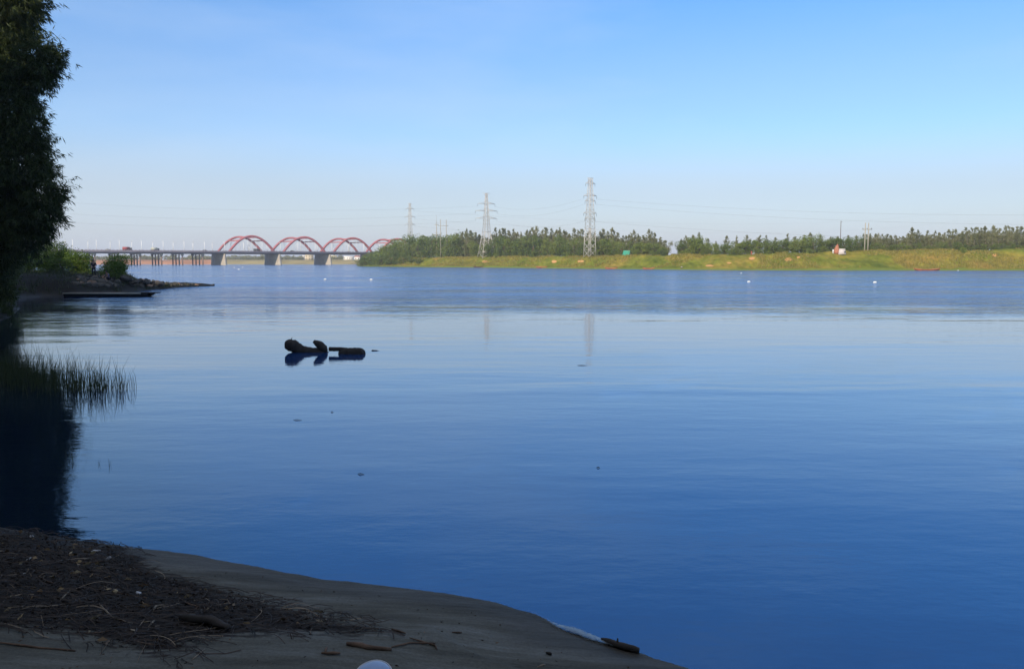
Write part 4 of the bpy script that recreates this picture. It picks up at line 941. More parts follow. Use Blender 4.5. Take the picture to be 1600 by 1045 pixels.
    me = bpy.data.meshes.new('hair'); bm.to_mesh(me); bm.free(); me.materials.append(M['hair']); h = bpy.data.objects.new('hair', me); C.objects.link(h); h.parent = o
    m = MB(); 
    m.tube([hd + Vector((0, -.08, .0)), hd + Vector((0, -.118, -.02))], [.012, .016], n=5); fc = m.build('nose', M['skin'], o)
    for sx in (-1, 1): m = MB(); m.tube([hd + Vector((sx * .032, -.083, .015)), hd + Vector((sx * .032, -.094, .015))], .011, n=6); m.build('eye', M['hair'], o)
    tag(o, label, 'person'); return o
gz1 = lambda x, y: float(near_z(np.array([x]), np.array([y]))[0])
sx_, sy_ = far_x(151, 84), 84.0
person((sx_, sy_, gz1(sx_, sy_) - .02), R(20), 'stand', M['dark_cloth'], M['dark_cloth'], 'person in dark clothes standing at the water between two bushes')
sx_, sy_ = far_x(172, 83), 83.0
person((sx_, sy_, gz1(sx_, sy_) - .02), R(-30), 'squat', M['grey_cloth'], M['dark_cloth'], 'person in grey crouching in front of the rightmost bush')
b = bank_at(1063, 2.5); person(b, R(10), 'squat', M['white_cloth'], M['dark_cloth'], 'person in white crouching by the water on the far bank')
b = bank_at(1171, 22); person(b, R(10), 'stand', M['red_cloth'], M['red_cloth'], 'person in red standing on the far bank above bare orange soil')

# ---------------------------------------------------------------- spit: rocks, bushes, moored sampan
def rock(loc, r, mat, seed):
    rr = random.Random(seed); bm = bmesh.new(); bmesh.ops.create_icosphere(bm, subdivisions=2, radius=1.0)
    ax = (rr.uniform(.8, 1.5), rr.uniform(.7, 1.1), rr.uniform(.5, .85)); pl = [(Vector((rr.uniform(-1, 1), rr.uniform(-1, 1), rr.uniform(-.3, 1))).normalized(), rr.uniform(.45, .8)) for _ in range(7)]
    for v in bm.verts:
        for nn, dd in pl:
            e = v.co.dot(nn) - dd
            if e > 0: v.co -= nn * e
        v.co *= 1 + rr.uniform(-.05, .05); v.co = Vector((v.co.x * ax[0], v.co.y * ax[1], v.co.z * ax[2])) * r
    me = bpy.data.meshes.new('rock'); bm.to_mesh(me); bm.free(); me.materials.append(mat); o = bpy.data.objects.new('rock', me); C.objects.link(o)
    o.location = loc; o.rotation_euler = (rr.uniform(-.3, .3), rr.uniform(-.3, .3), rr.uniform(0, 6.3)); return o
rr = random.Random(31); rocks = []
prof_px = [196, 215, 240, 270, 300, 336]; prof_top = [430, 433, 437, 441, 442, 446]; prof_bot = [457, 455, 453, 450, 448.5, 447.2]
for i in range(230):
    px = rr.uniform(120, 334) if i < 120 else rr.uniform(196, 336)
    f = rr.random(); bot = float(np.interp(px, prof_px, prof_bot)); 
    if px < 196: bot = 457 + (196 - px) * 0.06
    p = on_z(px, bot - 0.4); Y = p.y + f * (4 if px > 250 else 7)
    x = far_x(px, Y); top = CAM_H + (409 - float(np.interp(px, prof_px, prof_top))) * Y / FPX
    z = max(-0.05, gz1(x, Y)); r = rr.uniform(.22, .5) * (1 if px < 280 else .8)
    if px > 196: z = rr.uniform(-.05, max(0.0, top - r * .62)) if i % 3 else max(0, top - r * .6)
    rocks.append((px, rock((x, Y, z), r, M['rock_warm'] if rr.random() < .25 else M['rock'], 500 + i)))
rocks.sort(key=lambda a: -a[0]); zc = {}
for i, (px, o) in enumerate(rocks):
    zn = 'on the low tip of the spit' if px > 295 else 'on the middle of the spit' if px > 250 else 'on the spit just right of the bushes' if px > 205 else 'below the rightmost bush' if px > 160 else 'below the standing person'
    zn = ('brownish rock ' if o.data.materials[0] == M['rock_warm'] else 'dark grey rock ') + zn
    zc[zn] = zc.get(zn, 0) + 1; lab = zn + ', %s from its right end' % nth(zc[zn] - 1)
    tag(o, lab, 'rock', 'rocks of the stone spit')
def bush(px, Y, w, h, n, ls, seed, label, mat=None, name='bush', low=0.03, lobes=22):
    mb, cr = broadleaf(seed, h, w, n, ls, low, lobes, 0.4); x = far_x(px, Y)
    o = make_tree(name, mb, cr, mat or M['bush_leaf'], M['bark'], (x, Y, gz1(x, Y) - .05)); o['label'] = label; o['category'] = 'bush'; o['group'] = 'bushes on the spit'; return o
bush(52, 88, 2.4, 2.9, 9000, .15, 61, 'sunlit green bush leftmost on the spit, under the overhanging bamboo')
bush(78, 92, 2.2, 3.0, 7000, .15, 66, 'broad green bush between the leftmost sunlit bush and the dark one')
bush(104, 91, 2.6, 3.3, 9000, .15, 62, 'large dark green bush in the middle of the spit with a twiggy top')
bush(128, 88, 1.9, 2.5, 6000, .15, 63, 'dark bush just left of the standing person')
bush(183, 86, 1.7, 2.9, 7500, .15, 64, 'rounded green bush rightmost on the spit with bare lower stems', low=.2)
bush(25, 84, 2.2, 2.9, 5000, .15, 68, 'shaded bush at the left frame edge under the bamboo')
# grass and weeds on the near-left bank
r_ = np.random.default_rng(12); n = 9000; x = r_.uniform(-62, -12, n); y = r_.uniform(16, 100, n); s = signed(x, y); ok = (s > .15) & (s < 12); x, y = x[ok], y[ok]
V, F = blades(np.stack([x, y, near_z(x, y)], -1), r_.uniform(.2, .65, len(x)), r_.uniform(.03, .07, len(x)), r_, .35, 5)
tag(mesh_np('bank_weeds', V, F, M['reed']), 'weeds and rough grass on the shaded left bank', 'weeds', kind='stuff')
# moored flat boat by the spit
c = on_z(172, 463.5); o = empty('flat_boat', (c.x, c.y, 0), R(2)); Lh = 131 * c.y / FPX / 2; m = MB()
V = []; secs = [(-Lh, .75, .02), (-Lh * .9, .85, -.1), (Lh * .82, .85, -.1), (Lh * .93, .7, .06), (Lh * 1.0, .55, .20)]
for x_, w_, k_ in secs: V += [(x_, -w_, .30), (x_, -w_ * .85, k_), (x_, w_ * .85, k_), (x_, w_, .30)]
F = [[i * 4 + e, i * 4 + 4 + e, i * 4 + 5 + e, i * 4 + 1 + e] for i in range(4) for e in range(3)] + [[3, 2, 1, 0], [16, 17, 18, 19]]; m.add(V, F); m.build('hull', M['driftwood'], o)
m = MB(); m.box((-Lh * .25, 0, .33), (Lh * 1.5, 1.76, .05)); m.build('deck', M['stick'], o)
m = MB(); m.box((Lh * .78, 0, .335), (Lh * .72, 1.2, .07)); m.build('bow_plank', M['driftwood'], o)
for sy in (-1, 1): m = MB(); m.box((-Lh * .08, sy * .9, .31), (Lh * 1.8, .07, .13)); m.build('rubbing_strake', M['pole'] if sy < 0 else M['driftwood'], o)
tag(o, 'long low dark flat boat moored beside the stone spit', 'boat')

# ---------------------------------------------------------------- drifting wood in mid water
r3 = random.Random(3)
def wood(parts, Y, name, label, cat, depth_j=0.0, flat=1.0):
    k2 = Y / FPX
    if len(parts) > 1: o = empty(name, at(parts[0][1][0][0], 551, Y))
    for nmn, pts in parts:
        P4 = []
        for q in range(len(pts) - 1):
            for t in (0, .25, .5, .75): P4.append(tuple(pts[q][e] * (1 - t) + pts[q + 1][e] * t for e in range(4)))
        P4.append(pts[-1]); ridge = [r3.uniform(-.09, .09) for _ in range(14)]
        m = MB(); m.tube([at(px, py, Y + dz) for px, py, rr_, dz in P4], [rr_ * k2 * r3.uniform(.95, 1.05) for px, py, rr_, dz in P4], n=14, jit=.05, rng=r3, flat=flat)
        for vi in range(len(m.v)):
            c_ = at(P4[vi // 14][0], P4[vi // 14][1], Y + P4[vi // 14][3]); v_ = Vector(m.v[vi]); m.v[vi] = tuple(c_ + (v_ - c_) * (1 + ridge[vi % 14]))
        e_ = at(P4[-1][0], P4[-1][1], Y + P4[-1][3]); len(parts) == 2 and nmn == 'stump_body' and m.tube([at(P4[6][0], P4[6][1] - P4[6][2] * .8, Y), at(P4[6][0] + 2, P4[6][1] - P4[6][2] * 1.35, Y)], [.02, .008], n=5)
        if len(parts) > 1:
            m.v = [tuple(Vector(v) - o.location) for v in m.v]; m.build(nmn, M['driftwood'], o, False)
        else: o = m.build(name, M['driftwood'], None, False)
    tag(o, label, cat)
wood([('stump_body', [(446, 539, 6, 0), (451, 539, 9, 0), (458, 540, 9.5, 0), (464, 544, 9, .02), (472, 549, 8.5, .04), (488, 551, 7.8, .05), (502, 551.5, 7.5, .05), (513, 553, 3.5, .05)]),
      ('broken_limb', [(490, 533, 2.5, .05), (494, 535.5, 4.5, .05), (500, 539, 6.5, .05), (505, 544, 6.5, .05), (508, 550, 5, .05)])], 27.5, 'driftwood_stump', 'dark sunken tree stump with a raised knob and upturned limb', 'driftwood')
wood([('thin_limb', [(514, 545.2, 3.2, 0), (524, 545.4, 3.2, 0), (534, 545.4, 3.0, 0), (542, 546.5, 3.4, 0)]), ('log_body', [(529, 552.5, 2.5, 0), (533, 552, 6.0, 0), (540, 552.3, 8.6, 0), (549, 552.3, 9.2, 0), (558, 552, 8.6, 0), (565, 551.5, 8.0, 0), (568, 551, 6.6, 0), (570.5, 550.5, 3.0, 0)])], 27.05, 'floating_log', 'dark rounded log with a thin limb at its left end floating right of the stump', 'log')
wood([('chip', [(580, 550, 1.6, 0), (582, 549.6, 3.2, 0), (588, 549.4, 2.6, 0), (596, 549, .4, 0)])], 28.0, 'wood_splinter', 'small pointed dark splinter floating right of the log', 'driftwood')
for px, py, L_, lab in ((465, 656.5, .17, 'small floating leaf scrap below the sunken stump'), (564, 741, .10, 'tiny dark floating twig nearest the sandy shore'), (910, 571, .30, 'dark floating twig under the tallest pylon\'s reflection'), (519, 644, .06, 'tiny dark speck of flotsam right of the leaf scrap'), (935, 731, .05, 'tiny floating speck in the middle of the open water')):
    p = on_z(px, py); m = MB(); m.tube([p + Vector((-L_ / 2, .02, .004)), p + Vector((-L_ * .1, 0, .014)), p + Vector((L_ / 2, -.01, .004))], [.004, .012, .003], n=5, flat=.6)
    tag(m.build('floating_twig', M['driftwood']), lab, 'twig')
for px, py, r, lab in ((508, 437, .28, 'white float on the water below the third arch'), (580, 437.5, .30, 'white float on the water left of the wooded point'), (1158, 427, .22, 'white float nearest the far bank below the bare soil'), (1170, 441, .30, 'long white float in open water below the bare soil'), (1367, 442, .34, 'white float farthest right in the open water'),
                       (1497, 422.6, .30, 'white float at the water edge right of the longest orange boat'), (373, 421, .45, 'small white float in the far water below the first arch'), (366, 418, .4, 'white float farthest toward the first arch'), (379, 417.6, .4, 'tiny white float right of the one farthest toward the first arch')):
    p = on_z(px, py + .4); r *= .72; m = MB(); m.tube([p + Vector((-r, 0, .05)), p + Vector((-r * .6, 0, .12)), p + Vector((r * .6, 0, .12)), p + Vector((r, 0, .05))], [r * .2, r * .5, r * .5, r * .2], n=8)
    o = m.build('float', M['white_paint'], None, True); tag(o, lab, 'float', 'white floats on the river')

# ---------------------------------------------------------------- reeds
r_ = np.random.default_rng(21)
def reed_stems(bases, hs, rng, w=.0095):
    n = len(bases); V = np.zeros((n, 6, 3)); a = rng.uniform(-.6, .6, n); ww = w * rng.uniform(.6, 1.3, n)
    lean = rng.normal(0, .09, (n, 2)); dx = np.cos(a) * ww / 2; dy = np.sin(a) * ww / 2
    for q, (t, k2) in enumerate(((-.3, 1), (.55, .8), (1, .12))):
        c = bases + np.stack([lean[:, 0] * hs * max(t, 0) ** 2 * 2.6, lean[:, 1] * hs * max(t, 0) ** 2 * 2, hs * t], -1)
        V[:, q * 2] = c - np.stack([dx * k2, dy * k2, 0 * dx], -1); V[:, q * 2 + 1] = c + np.stack([dx * k2, dy * k2, 0 * dx], -1)
    i = np.arange(n)[:, None] * 6; F = np.concatenate([i + np.array([0, 1, 3, 2]), i + np.array([2, 3, 5, 4])]).astype(np.int32)
    return V.reshape(-1, 3), F
n = 1900; px = 218 - 300 * r_.beta(2.2, 1.5, n) * 1.0; px = px[px < 216]; n = len(px)
mid = np.interp(px, [-80, 0, 80, 150, 216], [575, 590, 602, 608, 608]); spread = np.interp(px, [-80, 0, 80, 150, 216], [30, 22, 13, 9, 4])
py = mid + r_.normal(0, 1, n) * spread * .55; P = np.array([tuple(on_z(a, b)) for a, b in zip(px, py)])
hs = np.interp(px, [-80, 60, 150, 216], [.85, .86, .74, .52]) * (r_.uniform(.22, .85, n) + .5 * r_.uniform(0, 1, n) ** 4)
V, F = reed_stems(P, hs, r_); tag(mesh_np('reeds', V, F, M['reed']), 'dark reeds standing in the shallow water at left', 'reeds', kind='stuff')
for px_r, py_r, h, lab in ((108, 716, .22, 'lone thin reed nearest the tree reflection'), (114, 722, .16, 'short reed beside the lone one near the tree reflection'), (155, 726, .11, 'small isolated reed sprig left of the last one'), (171, 727, .12, 'farthest right isolated reed sprig in the water')):
    p = np.array([tuple(on_z(px_r, py_r))]); V, F = reed_stems(np.repeat(p, 3, 0) + r_.normal(0, .012, (3, 3)) * [1, 1, 0], np.array([h, h * .7, h * .5]), r_, .006); tag(mesh_np('reed_sprig', V, F, M['reed']), lab, 'reed', 'isolated reed sprigs')

# ---------------------------------------------------------------- bamboo clump at left
def bamboo():
    Y0 = 46.0; r_ = np.random.default_rng(33); base = Vector((-31.0, 46.5, gz1(-31.0, 46.5)))
    o = empty('bamboo_clump', base); k2 = Y0 / FPX
    lobes = [(5, -60, 62, 0), (20, 5, 46, 0), (46, 10, 20, 0), (57, 98, 37, 0), (84, 92, 17, 0), (20, 90, 58, .8), (64, 125, 22, .2), (15, 165, 48, 0), (38, 165, 20, .5), (42, 205, 34, 0), (58, 222, 16, .3), (28, 255, 52, .4), (60, 262, 20, 0), (70, 302, 28, 0), (88, 303, 14, .2), (60, 335, 36, 0),
             (82, 334, 14, .3), (15, 330, 52, .6), (66, 362, 17, 0), (45, 372, 26, 0), (5, 398, 32, .3), (-20, 100, 70, 1.5), (-25, 230, 75, 1.5), (-25, 350, 75, 1.5), (-30, 440, 42, 1.0), (-40, 20, 80, 1.5), (-55, 480, 55, 1), (-60, -90, 80, 1), (0, 300, 46, 2.2), (-5, 200, 44, 2.2), (0, 110, 46, 2.4), (-10, 20, 60, 2.4), (-12, 380, 42, 2.2), (2, 455, 20, .8), (0, 490, 16, .2)]
    Ps = []; Ds = []; Ls = []; tw = MB()
    def spray(c, d, n, rng):
        n = max(4, n); dd = unit(d + rng.normal(0, .55, (n, 3)) + np.array([0, 0, -.75])); return np.repeat(c[None], n, 0) + rng.normal(0, .05, (n, 3)), dd
    for (px, py, r, dz) in lobes:
        c = np.array(at(px, py, Y0 + dz)); R_ = r * k2; m_ = int((420 if dz > 1.2 or px < 35 else 300) * (R_ / 1.3) ** 2) + 50
        d = unit(r_.normal(size=(m_, 3)) * np.array([1, .9, 1])); rad = R_ * r_.uniform(.25, 1.0, m_) ** .45 * (1 + .20 * r_.normal(size=m_))
        for i in range(m_):
            out = d[i]; pt = c + out * rad[i] * np.array([1, 1, .95])
            p, q = spray(pt, out * .7, r_.integers(6, 12), r_); Ps.append(p); Ds.append(q)
        for i in range(9):
            e = c + d[i] * R_ * 1.0; tw.tube([tuple(c), tuple(c * .4 + e * .6 + np.array([0, 0, .15])), tuple(e)], [.02, .012, .004], n=3, cap=False)
    for (px, py, px2, py2) in ((75, 205, 97, 214), (80, 228, 98, 242), (92, 285, 118, 278), (95, 300, 122, 288), (60, 60, 92, 58), (75, 55, 80, 48), (85, 245, 96, 258), (55, 375, 74, 386)):   # stray twigs at the outline
        a = np.array(at(px - (26 if py2 > 100 else 16), py + 8, Y0 - .1)); b2 = np.array(at(px2, py2, Y0 - .3)); tw.tube([tuple(a), tuple((a + b2) / 2 + np.array([0, 0, .08])), tuple(b2)], [.012, .009, .004], n=3, cap=False)
        for t in (.3, .45, .6, .72, .82, .92, 1.0):
            p, q = spray(a + (b2 - a) * t, unit(b2 - a) * .5, 4, r_); Ps.append(p); Ds.append(q)
    P = np.concatenate(Ps) - np.array(base); D = np.concatenate(Ds); n = len(P)
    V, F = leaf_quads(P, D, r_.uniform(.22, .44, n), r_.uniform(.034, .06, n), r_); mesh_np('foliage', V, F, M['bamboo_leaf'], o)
    tw.v = [tuple(Vector(v) - base) for v in tw.v]; tw.build('twig_mass', M['culm'], o)['kind'] = 'stuff'
    for (px, py, r, dz) in lobes[::1][:24]:
        e = at(px, py, Y0 + dz) - base; s_ = Vector((r_.uniform(-1.2, 1.2), r_.uniform(-1, 1), -.3)); mid_ = s_.lerp(e, .55) + Vector((-abs(e.x) * .25, 0, abs(e.z) * .22))
        pts = [s_.lerp(mid_, t) * (1 - t) + mid_.lerp(e, t) * t for t in np.linspace(0, 1, 9)]
        m = MB(); m.tube(pts, list(np.linspace(.055, .012, 9)), n=6); m.build('culm', M['culm'], o, True)
    tag(o, 'tall dark bamboo clump overhanging the water at the left edge', 'bamboo')
    print('bamboo leaves', n)
bamboo()
def near_shrub(x, y, w, h, n, seed, label):
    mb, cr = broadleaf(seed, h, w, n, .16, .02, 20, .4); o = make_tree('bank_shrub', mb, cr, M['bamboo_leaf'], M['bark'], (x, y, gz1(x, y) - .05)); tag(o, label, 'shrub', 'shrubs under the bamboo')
near_shrub(-31.2, 49.5, 1.3, 3.0, 5000, 71, 'dark shrub at the water edge directly beneath the bamboo')
near_shrub(-36.5, 58, 2.4, 2.6, 6000, 72, 'dark shrub on the left bank between bamboo and spit')
near_shrub(-30.2, 44.8, 1.5, 1.8, 6000, 73, 'lowest dark shrub touching the water at the left frame edge')

# trees standing behind and to the left of the viewer, shading the near shore
sh_mb, sh_cr = broadleaf(91, 15.0, 5.0, 5200, .75, .22, 26, .3)
shade = None
spots = [(-7, -6, 1.0), (1, -9, 1.05), (8, -8, .95), (-14, -3, 1.1), (-3, -17, 1.25), (-11, -13, 1.3), (-20, 2, 1.3), (-19, -9, 1.4), (6, -18, 1.2), (15, -14, 1.1), (-23, 12, 1.35), (-27, 21, 1.45), (-32, 29, 1.55), (-38, 36, 1.6), (-44, 44, 1.5), (-49, 53, 1.3), (-37, 24, 1.7), (-45, 33, 1.7), (-54, 64, .95), (-30, 8, 1.6), (-26, -4, 1.6), (-47, 56, 1.25), (-51, 62, 1.05), (-56, 57, 1.3), (-58, 72, .9)]
for i, (x, y, sc) in enumerate(spots):
    if shade is None: shade = make_tree('shade_tree', sh_mb, sh_cr, M['near_leaf'], M['bark']); o = shade
    else: o = copy_tree(shade)
    o.location = (x, y, gz1(float(x), float(y)) - .1); o.scale = (sc, sc, sc); o.rotation_euler = (0, 0, i * 1.7)
    tag(o, 'large leafy tree on the near bank, %s of those behind the viewpoint' % nth(i), 'tree', 'shade trees on the near bank')

# ---------------------------------------------------------------- foreground beach: litter, sticks, foam
r_ = np.random.default_rng(55)
def in_debris(n, edge=0.0):
    lo = deb.min(0) - .3; hi = deb.max(0) + .3; P = r_.uniform(lo, hi, (n, 2)); sd_ = poly_sd(deb, P[:, 0], P[:, 1]) + .55 * fbm(P[:, 0] * 2, P[:, 1] * 4, 4); return P[sd_ > edge]
def litter(name, P, L, W, mat, label, flat=.10):
    z = near_z(P[:, 0], P[:, 1]) + r_.uniform(.001, .012, len(P)); ok = signed(P[:, 0], P[:, 1]) > .05; P = P[ok]; z = z[ok]; n = len(P)
    a = r_.uniform(0, 2 * np.pi, n); D = unit(np.stack([np.cos(a), np.sin(a) * .7, r_.normal(0, flat, n)], -1))
    V, F = leaf_quads(np.column_stack([P, z]), D, r_.uniform(*L, n), r_.uniform(*W, n), r_); return tag(mesh_np(name, V, F, mat), label, 'flotsam', kind='stuff')
litter('flotsam_litter', in_debris(30000, 0.02), (.012, .055), (.003, .016), M['wrack'], 'dark bed of rotten leaves and plant scraps on the sand')
litter('dead_twigs', in_debris(120, .05), (.05, .22), (.004, .009), M['litter_pale'], 'pale thin dead twigs strewn over the dark litter')
litter('dry_leaves', in_debris(420, .0), (.04, .10), (.02, .05), M['leaf_dry'], 'scattered dry brown leaves on the dark litter', .15)
def straws(n, name, mat, label, L0, L1, w, edge):
    P = in_debris(n * 3, edge)[:n]; n = len(P); k3 = 6; V = []; F = []
    for i in range(n):
        a = R(-25) + r_.normal(0, .7); L_ = r_.uniform(L0, L1); cv = r_.normal(0, 1.2); x, y = P[i]; ww = w * r_.uniform(.6, 1.6); lift = r_.uniform(0, .03); b = len(V)
        for q in range(k3):
            t = q / (k3 - 1); z = gz_fast(x, y) + .006 + lift * math.sin(math.pi * t); nx_, ny_ = -math.sin(a), math.cos(a)
            V += [(x - nx_ * ww, y - ny_ * ww, z), (x + nx_ * ww, y + ny_ * ww, z + ww * .8)]; x += math.cos(a) * L_ / k3; y += math.sin(a) * L_ / k3; a += cv / k3
        F += [[b + 2 * q, b + 2 * q + 2, b + 2 * q + 3, b + 2 * q + 1] for q in range(k3 - 1)]
    return tag(mesh_np(name, V, F, mat), label, 'flotsam', kind='stuff')
_gx = np.arange(-7.5, 2.0, .05); _gy = np.arange(3.0, 10.5, .05); _GX, _GY = np.meshgrid(_gx, _gy); _GZ = near_z(_GX.ravel(), _GY.ravel()).reshape(_GX.shape)
def gz_fast(x, y): return float(_GZ[min(max(int((y - 3.0) / .05 + .5), 0), len(_gy) - 1), min(max(int((x + 7.5) / .05 + .5), 0), len(_gx) - 1)])
straws(70, 'tangled_straw', M['litter_pale'], 'brown dry straw and roots tangled in the litter', .08, .5, .0022, .0)
straws(1500, 'dark_roots', M['wrack'], 'fine dark roots and rotten stalks matted over the litter', .08, .4, .0028, -.08)
P = r_.uniform([-4.5, 3.2], [1.5, 8.2], (900, 2)); litter('sand_specks', P[signed(P[:, 0], P[:, 1]) > .3], (.008, .035), (.004, .014), M['litter'], 'small dark specks scattered over the bare sand', .05)
def stick(pts, r, mat, name, label, cat='stick', jit=.12, parts=None):
    g = [gpt(a, b) for a, b in pts]; sub = []
    for i in range(len(g) - 1):
        for t in (0, .34, .67): q = g[i].lerp(g[i + 1], t); q.z = gz1(q.x, q.y) + r * .75; sub.append(q)
    q = g[-1].copy(); q.z = gz1(q.x, q.y) + r * .7; sub.append(q); n = len(sub)
    rads = [r * (1 - .45 * abs(2 * i / (n - 1) - 1) ** 2) * random.Random(i * 7 + int(pts[0][0])).uniform(.8, 1.15) for i in range(n)]
    m = MB(); m.tube(sub, rads, n=8, jit=jit, rng=random.Random(int(pts[0][0]))); return tag(m.build(name, mat, None, False), label, cat)
stick([(281, 970), (300, 973), (330, 976), (358, 986)], .038, M['driftwood'], 'driftwood_log', 'thick dark driftwood log at the right end of the litter', 'driftwood', .28)
stick([(542, 1009), (575, 1015), (612, 1018)], .022, M['stick'], 'bark_strip', 'brown flat bark strip above the pale plastic', 'driftwood')
stick([(502, 1022), (532, 1023)], .011, M['stick'], 'short_stick', 'short stick with a stub left of the brown bark strip')
stick([(511, 1012), (508, 1020)], .008, M['stick'], 'stick_stub', 'little upright stub touching the short stick')
stick([(612, 1012), (640, 1006), (680, 1007)], .008, M['stick'], 'thin_branch', 'thin branch lying on the sand right of the bark strip')
stick([(640, 998), (680, 1009), (683, 1016)], .007, M['stick'], 'thin_twig', 'forked thin twig crossing the branch on the sand')
stick([(612, 984), (634, 990)], .009, M['stick'], 'small_stick', 'small dark stick on bare sand above the branch')
stick([(706, 989), (722, 990)], .007, M['stick'], 'small_stick', 'tiny dark stick lying farthest right on the upper sand')
stick([(853, 1022), (862, 1024)], .013, M['driftwood'], 'wood_chip', 'dark wood chip on the sand left of the branch at the water', 'chip', .2)
stick([(840, 1043), (852, 1040)], .008, M['stick_pale'], 'pale_stick', 'pale stick end at the bottom edge below the wood chip')
stick([(0, 1006), (60, 1013), (118, 1018)], .010, M['stick'], 'long_stick', 'long thin stick on pale sand in the bottom left corner')
stick([(155, 945), (175, 966), (207, 975)], .008, M['stick_pale'], 'bent_twig', 'bent pale twig lying diagonally in the litter')
stick([(94, 938), (110, 923)], .007, M['stick_pale'], 'pale_twig', 'short pale twig pointing up right in the middle of the litter')
stick([(240, 955), (244, 948), (262, 946)], .009, M['stick_pale'], 'curved_twig', 'curved pale twig above the driftwood log')
stick([(232, 980), (242, 969)], .008, M['stick_pale'], 'pale_twig', 'bright short twig left of the driftwood log')
stick([(10, 951), (60, 950), (102, 946)], .007, M['stick_pale'], 'straight_twig', 'straight pale twig at the left frame edge in the litter')
stick([(300, 1032), (320, 1016)], .006, M['stick_pale'], 'thin_twig', 'thin pale twig on sand below the driftwood log')
for i, (a, b2, c_, d_) in enumerate([(20, 880, 60, 872), (110, 880, 170, 876), (60, 900, 85, 912), (180, 925, 230, 935), (280, 935, 312, 950), (130, 990, 180, 985), (200, 1000, 260, 1010), (215, 940, 240, 944)]):
    stick([(a, b2), ((a + c_) / 2, (b2 + d_) / 2 + 2), (c_, d_)], .006, M['stick'], 'twig', ['brown twig near the left frame edge at the top of the litter', 'brown twig along the upper litter', 'small brown twig on the upper left litter', 'brown twig in the middle right of the litter', 'brown twig right above the driftwood log', 'brown twig on the lower fringe of the litter', 'brown twig lowest on the litter fringe', 'short brown twig near the curved pale twig'][i])
# branch half in the water
g = [gpt(a, b) for a, b in ((940, 1003), (965, 1012), (998, 1021))]; m = MB(); pts = [g[0].lerp(g[1], t / 4) for t in range(4)] + [g[1].lerp(g[2], t / 4) for t in range(5)]
for p in pts: p.z = max(gz1(p.x, p.y), 0) + .022
m.tube(pts, [.012, .02, .026, .027, .028, .030, .030, .028, .022], n=9, jit=.1, rng=random.Random(6)); p = pts[4]; m.tube([p, p + Vector((.0, .0, .055))], [.012, .006], n=5)
tag(m.build('beached_branch', M['driftwood']), 'dark branch lying at the water edge at lower right', 'branch')
# pale rubbish
def lump(px, py, r, mat, name, label, cat, seed, sq=.6):
    p = gpt(px, py); o = rock((p.x, p.y, p.z + r * .3), r, mat, seed); o.name = name; o.scale = (1, 1, sq); tag(o, label, cat); return o
for i, (px, py, r, lab) in enumerate([(49, 839, .035, 'largest white foam piece near the top left of the litter'), (168, 874, .035, 'white foam piece on the upper right of the litter'), (44, 874, .022, 'small grey foam piece at the upper left'), (216, 927, .032, 'white foam lump in the middle of the litter'), (38, 896, .014, 'tiny pale crumb on the left litter'), (150, 862, .04, 'greyish crumpled scrap under the shoreline'), (359, 968, .014, 'tiny white crumb right of the driftwood log'), (246, 1009, .010, 'tiny white crumb on the lowest litter fringe')]):
    lump(px, py, r, M['foam_white'], 'foam_piece', lab, 'litter', 900 + i)
lump(181, 925, .035, M['leaf_dry'], 'crumpled_leaf', 'crumpled yellowish leaf left of the white foam lump', 'leaf', 920, .8)
p = gpt(586, 1046); bm = bmesh.new(); bmesh.ops.create_uvsphere(bm, u_segments=32, v_segments=14, radius=1)
for v in bm.verts:
    if v.co.z < 0: v.co.z *= .1
    a_ = math.atan2(v.co.y, v.co.x); v.co.x *= .112 * (1 + .05 * math.sin(3 * a_)); v.co.y *= .15; v.co.z *= .035
me = bpy.data.meshes.new('plastic_lid'); bm.to_mesh(me); bm.free(); me.materials.append(M['plastic'])
for f in me.polygons: f.use_smooth = True
o = bpy.data.objects.new('plastic_lid', me); C.objects.link(o); o.location = (p.x, p.y - .08, p.z + .005); o.rotation_euler = (R(8), 0, 0); tag(o, 'rounded pale bluish plastic lid cut by the bottom edge', 'lid')
m = MB(); m.tube([(.114 * math.cos(a_) * (1 + .05 * math.sin(3 * a_)), .152 * math.sin(a_), .004) for a_ in np.linspace(0, 2 * math.pi, 33)], .006, n=6, cap=False); m.build('rim', M['foam_white'], o, True)
# thin lapping wave with foam along the waterline
fm, nt, b_ = new_mat('foam'); L = nt.links; b_.inputs['Base Color'].default_value = (.15, .19, .22, 1); b_.inputs['Roughness'].default_value = .35
tc = N(nt, 'ShaderNodeNewGeometry'); no = N(nt, 'ShaderNodeTexNoise'); no.inputs['Scale'].default_value = 22; no.inputs['Detail'].default_value = 8; L.new(tc.outputs['Position'], no.inputs['Vector'])
fa = N(nt, 'ShaderNodeAttribute'); fa.attribute_name = 'cover'; s1 = N(nt, 'ShaderNodeMath', operation='MULTIPLY_ADD'); s1.inputs[1].default_value = .9; L.new(no.outputs['Fac'], s1.inputs[0]); L.new(fa.outputs['Fac'], s1.inputs[2])
mp_ = N(nt, 'ShaderNodeMapRange'); mp_.inputs[1].default_value = .98; mp_.inputs[2].default_value = 1.45; L.new(s1.outputs[0], mp_.inputs[0])
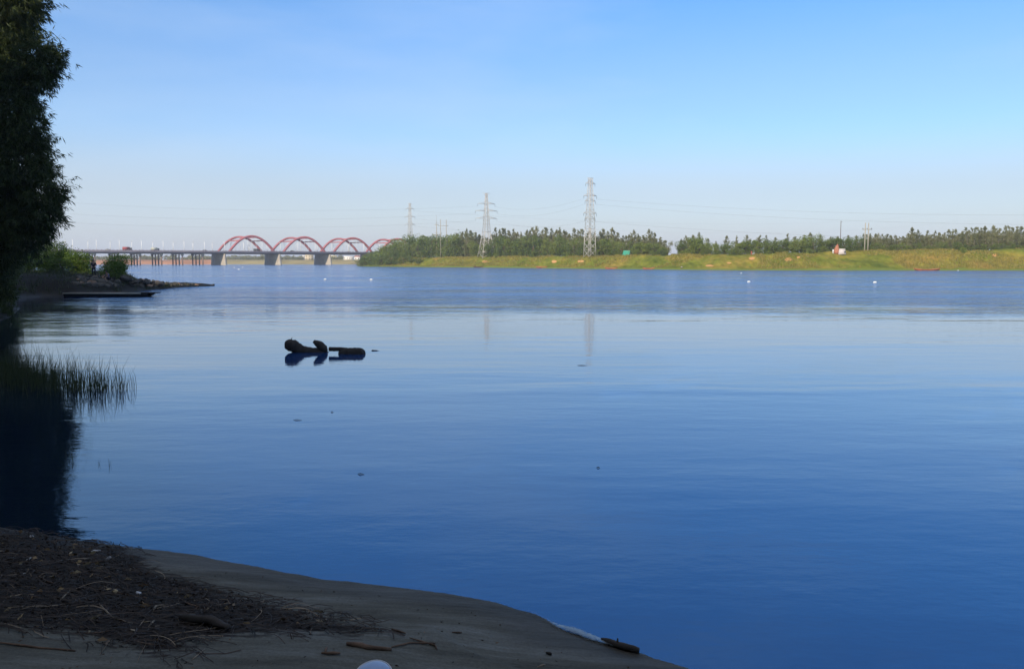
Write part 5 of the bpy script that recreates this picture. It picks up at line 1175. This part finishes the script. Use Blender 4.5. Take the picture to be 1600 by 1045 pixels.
tr = N(nt, 'ShaderNodeBsdfTransparent'); mx = N(nt, 'ShaderNodeMixShader'); L.new(mp_.outputs[0], mx.inputs[0]); L.new(tr.outputs[0], mx.inputs[1]); L.new(b_.outputs[0], mx.inputs[2]); L.new(mx.outputs[0], nt.nodes['Material Output'].inputs[0])
path = [(762, 937), (800, 946), (838, 962), (870, 980), (900, 988), (930, 1000), (960, 1012), (1000, 1022), (1040, 1033), (1085, 1046)]; wid = [.5, 2, 4, 6, 8, 8, 5, 3, 4, 2]
ts = np.linspace(0, 9, 120); ppx = np.interp(ts, range(10), [a for a, b2 in path]); ppy = np.interp(ts, range(10), [b2 for a, b2 in path]); pw = np.interp(ts, range(10), wid)
V = []; cov = []
for a, b2, w_ in zip(ppx, ppy, pw):
    for q in range(7):
        u_ = q / 6; p = on_z(a + (u_ - .5) * w_ * .9, b2 + (.5 - u_) * w_ * 2.0); gzv = gz1(p.x, p.y); V.append((p.x, p.y, max(gzv, 0) + .004 + .018 * math.sin(math.pi * u_))); cov.append(math.sin(math.pi * u_) * min(1.0, w_ / 7))
idx = np.arange(120 * 7).reshape(120, 7); F = np.stack([idx[:-1, :-1], idx[:-1, 1:], idx[1:, 1:], idx[1:, :-1]], -1).reshape(-1, 4).astype(np.int32)
tag(mesh_np('shore_foam', V, F, fm, smooth=True, attrs={'cover': cov}), 'thin pale foam of a small wave lapping the sand', 'foam', kind='stuff')

# ---------------------------------------------------------------- haze
hm = bpy.data.materials.new('haze'); hm.use_nodes = True; nt = hm.node_tree; nt.nodes.clear(); ho = nt.nodes.new('ShaderNodeOutputMaterial'); pv = nt.nodes.new('ShaderNodeVolumePrincipled')
pv.inputs['Color'].default_value = (.80, .86, 1.0, 1); pv.inputs['Density'].default_value = 0.00020; pv.inputs['Anisotropy'].default_value = 0.0
nt.links.new(pv.outputs[0], ho.inputs['Volume'])
m = MB(); m.box((0, 3500, 24.5), (19000, 9000, 56)); o = m.build('haze', hm); o['kind'] = 'stuff'
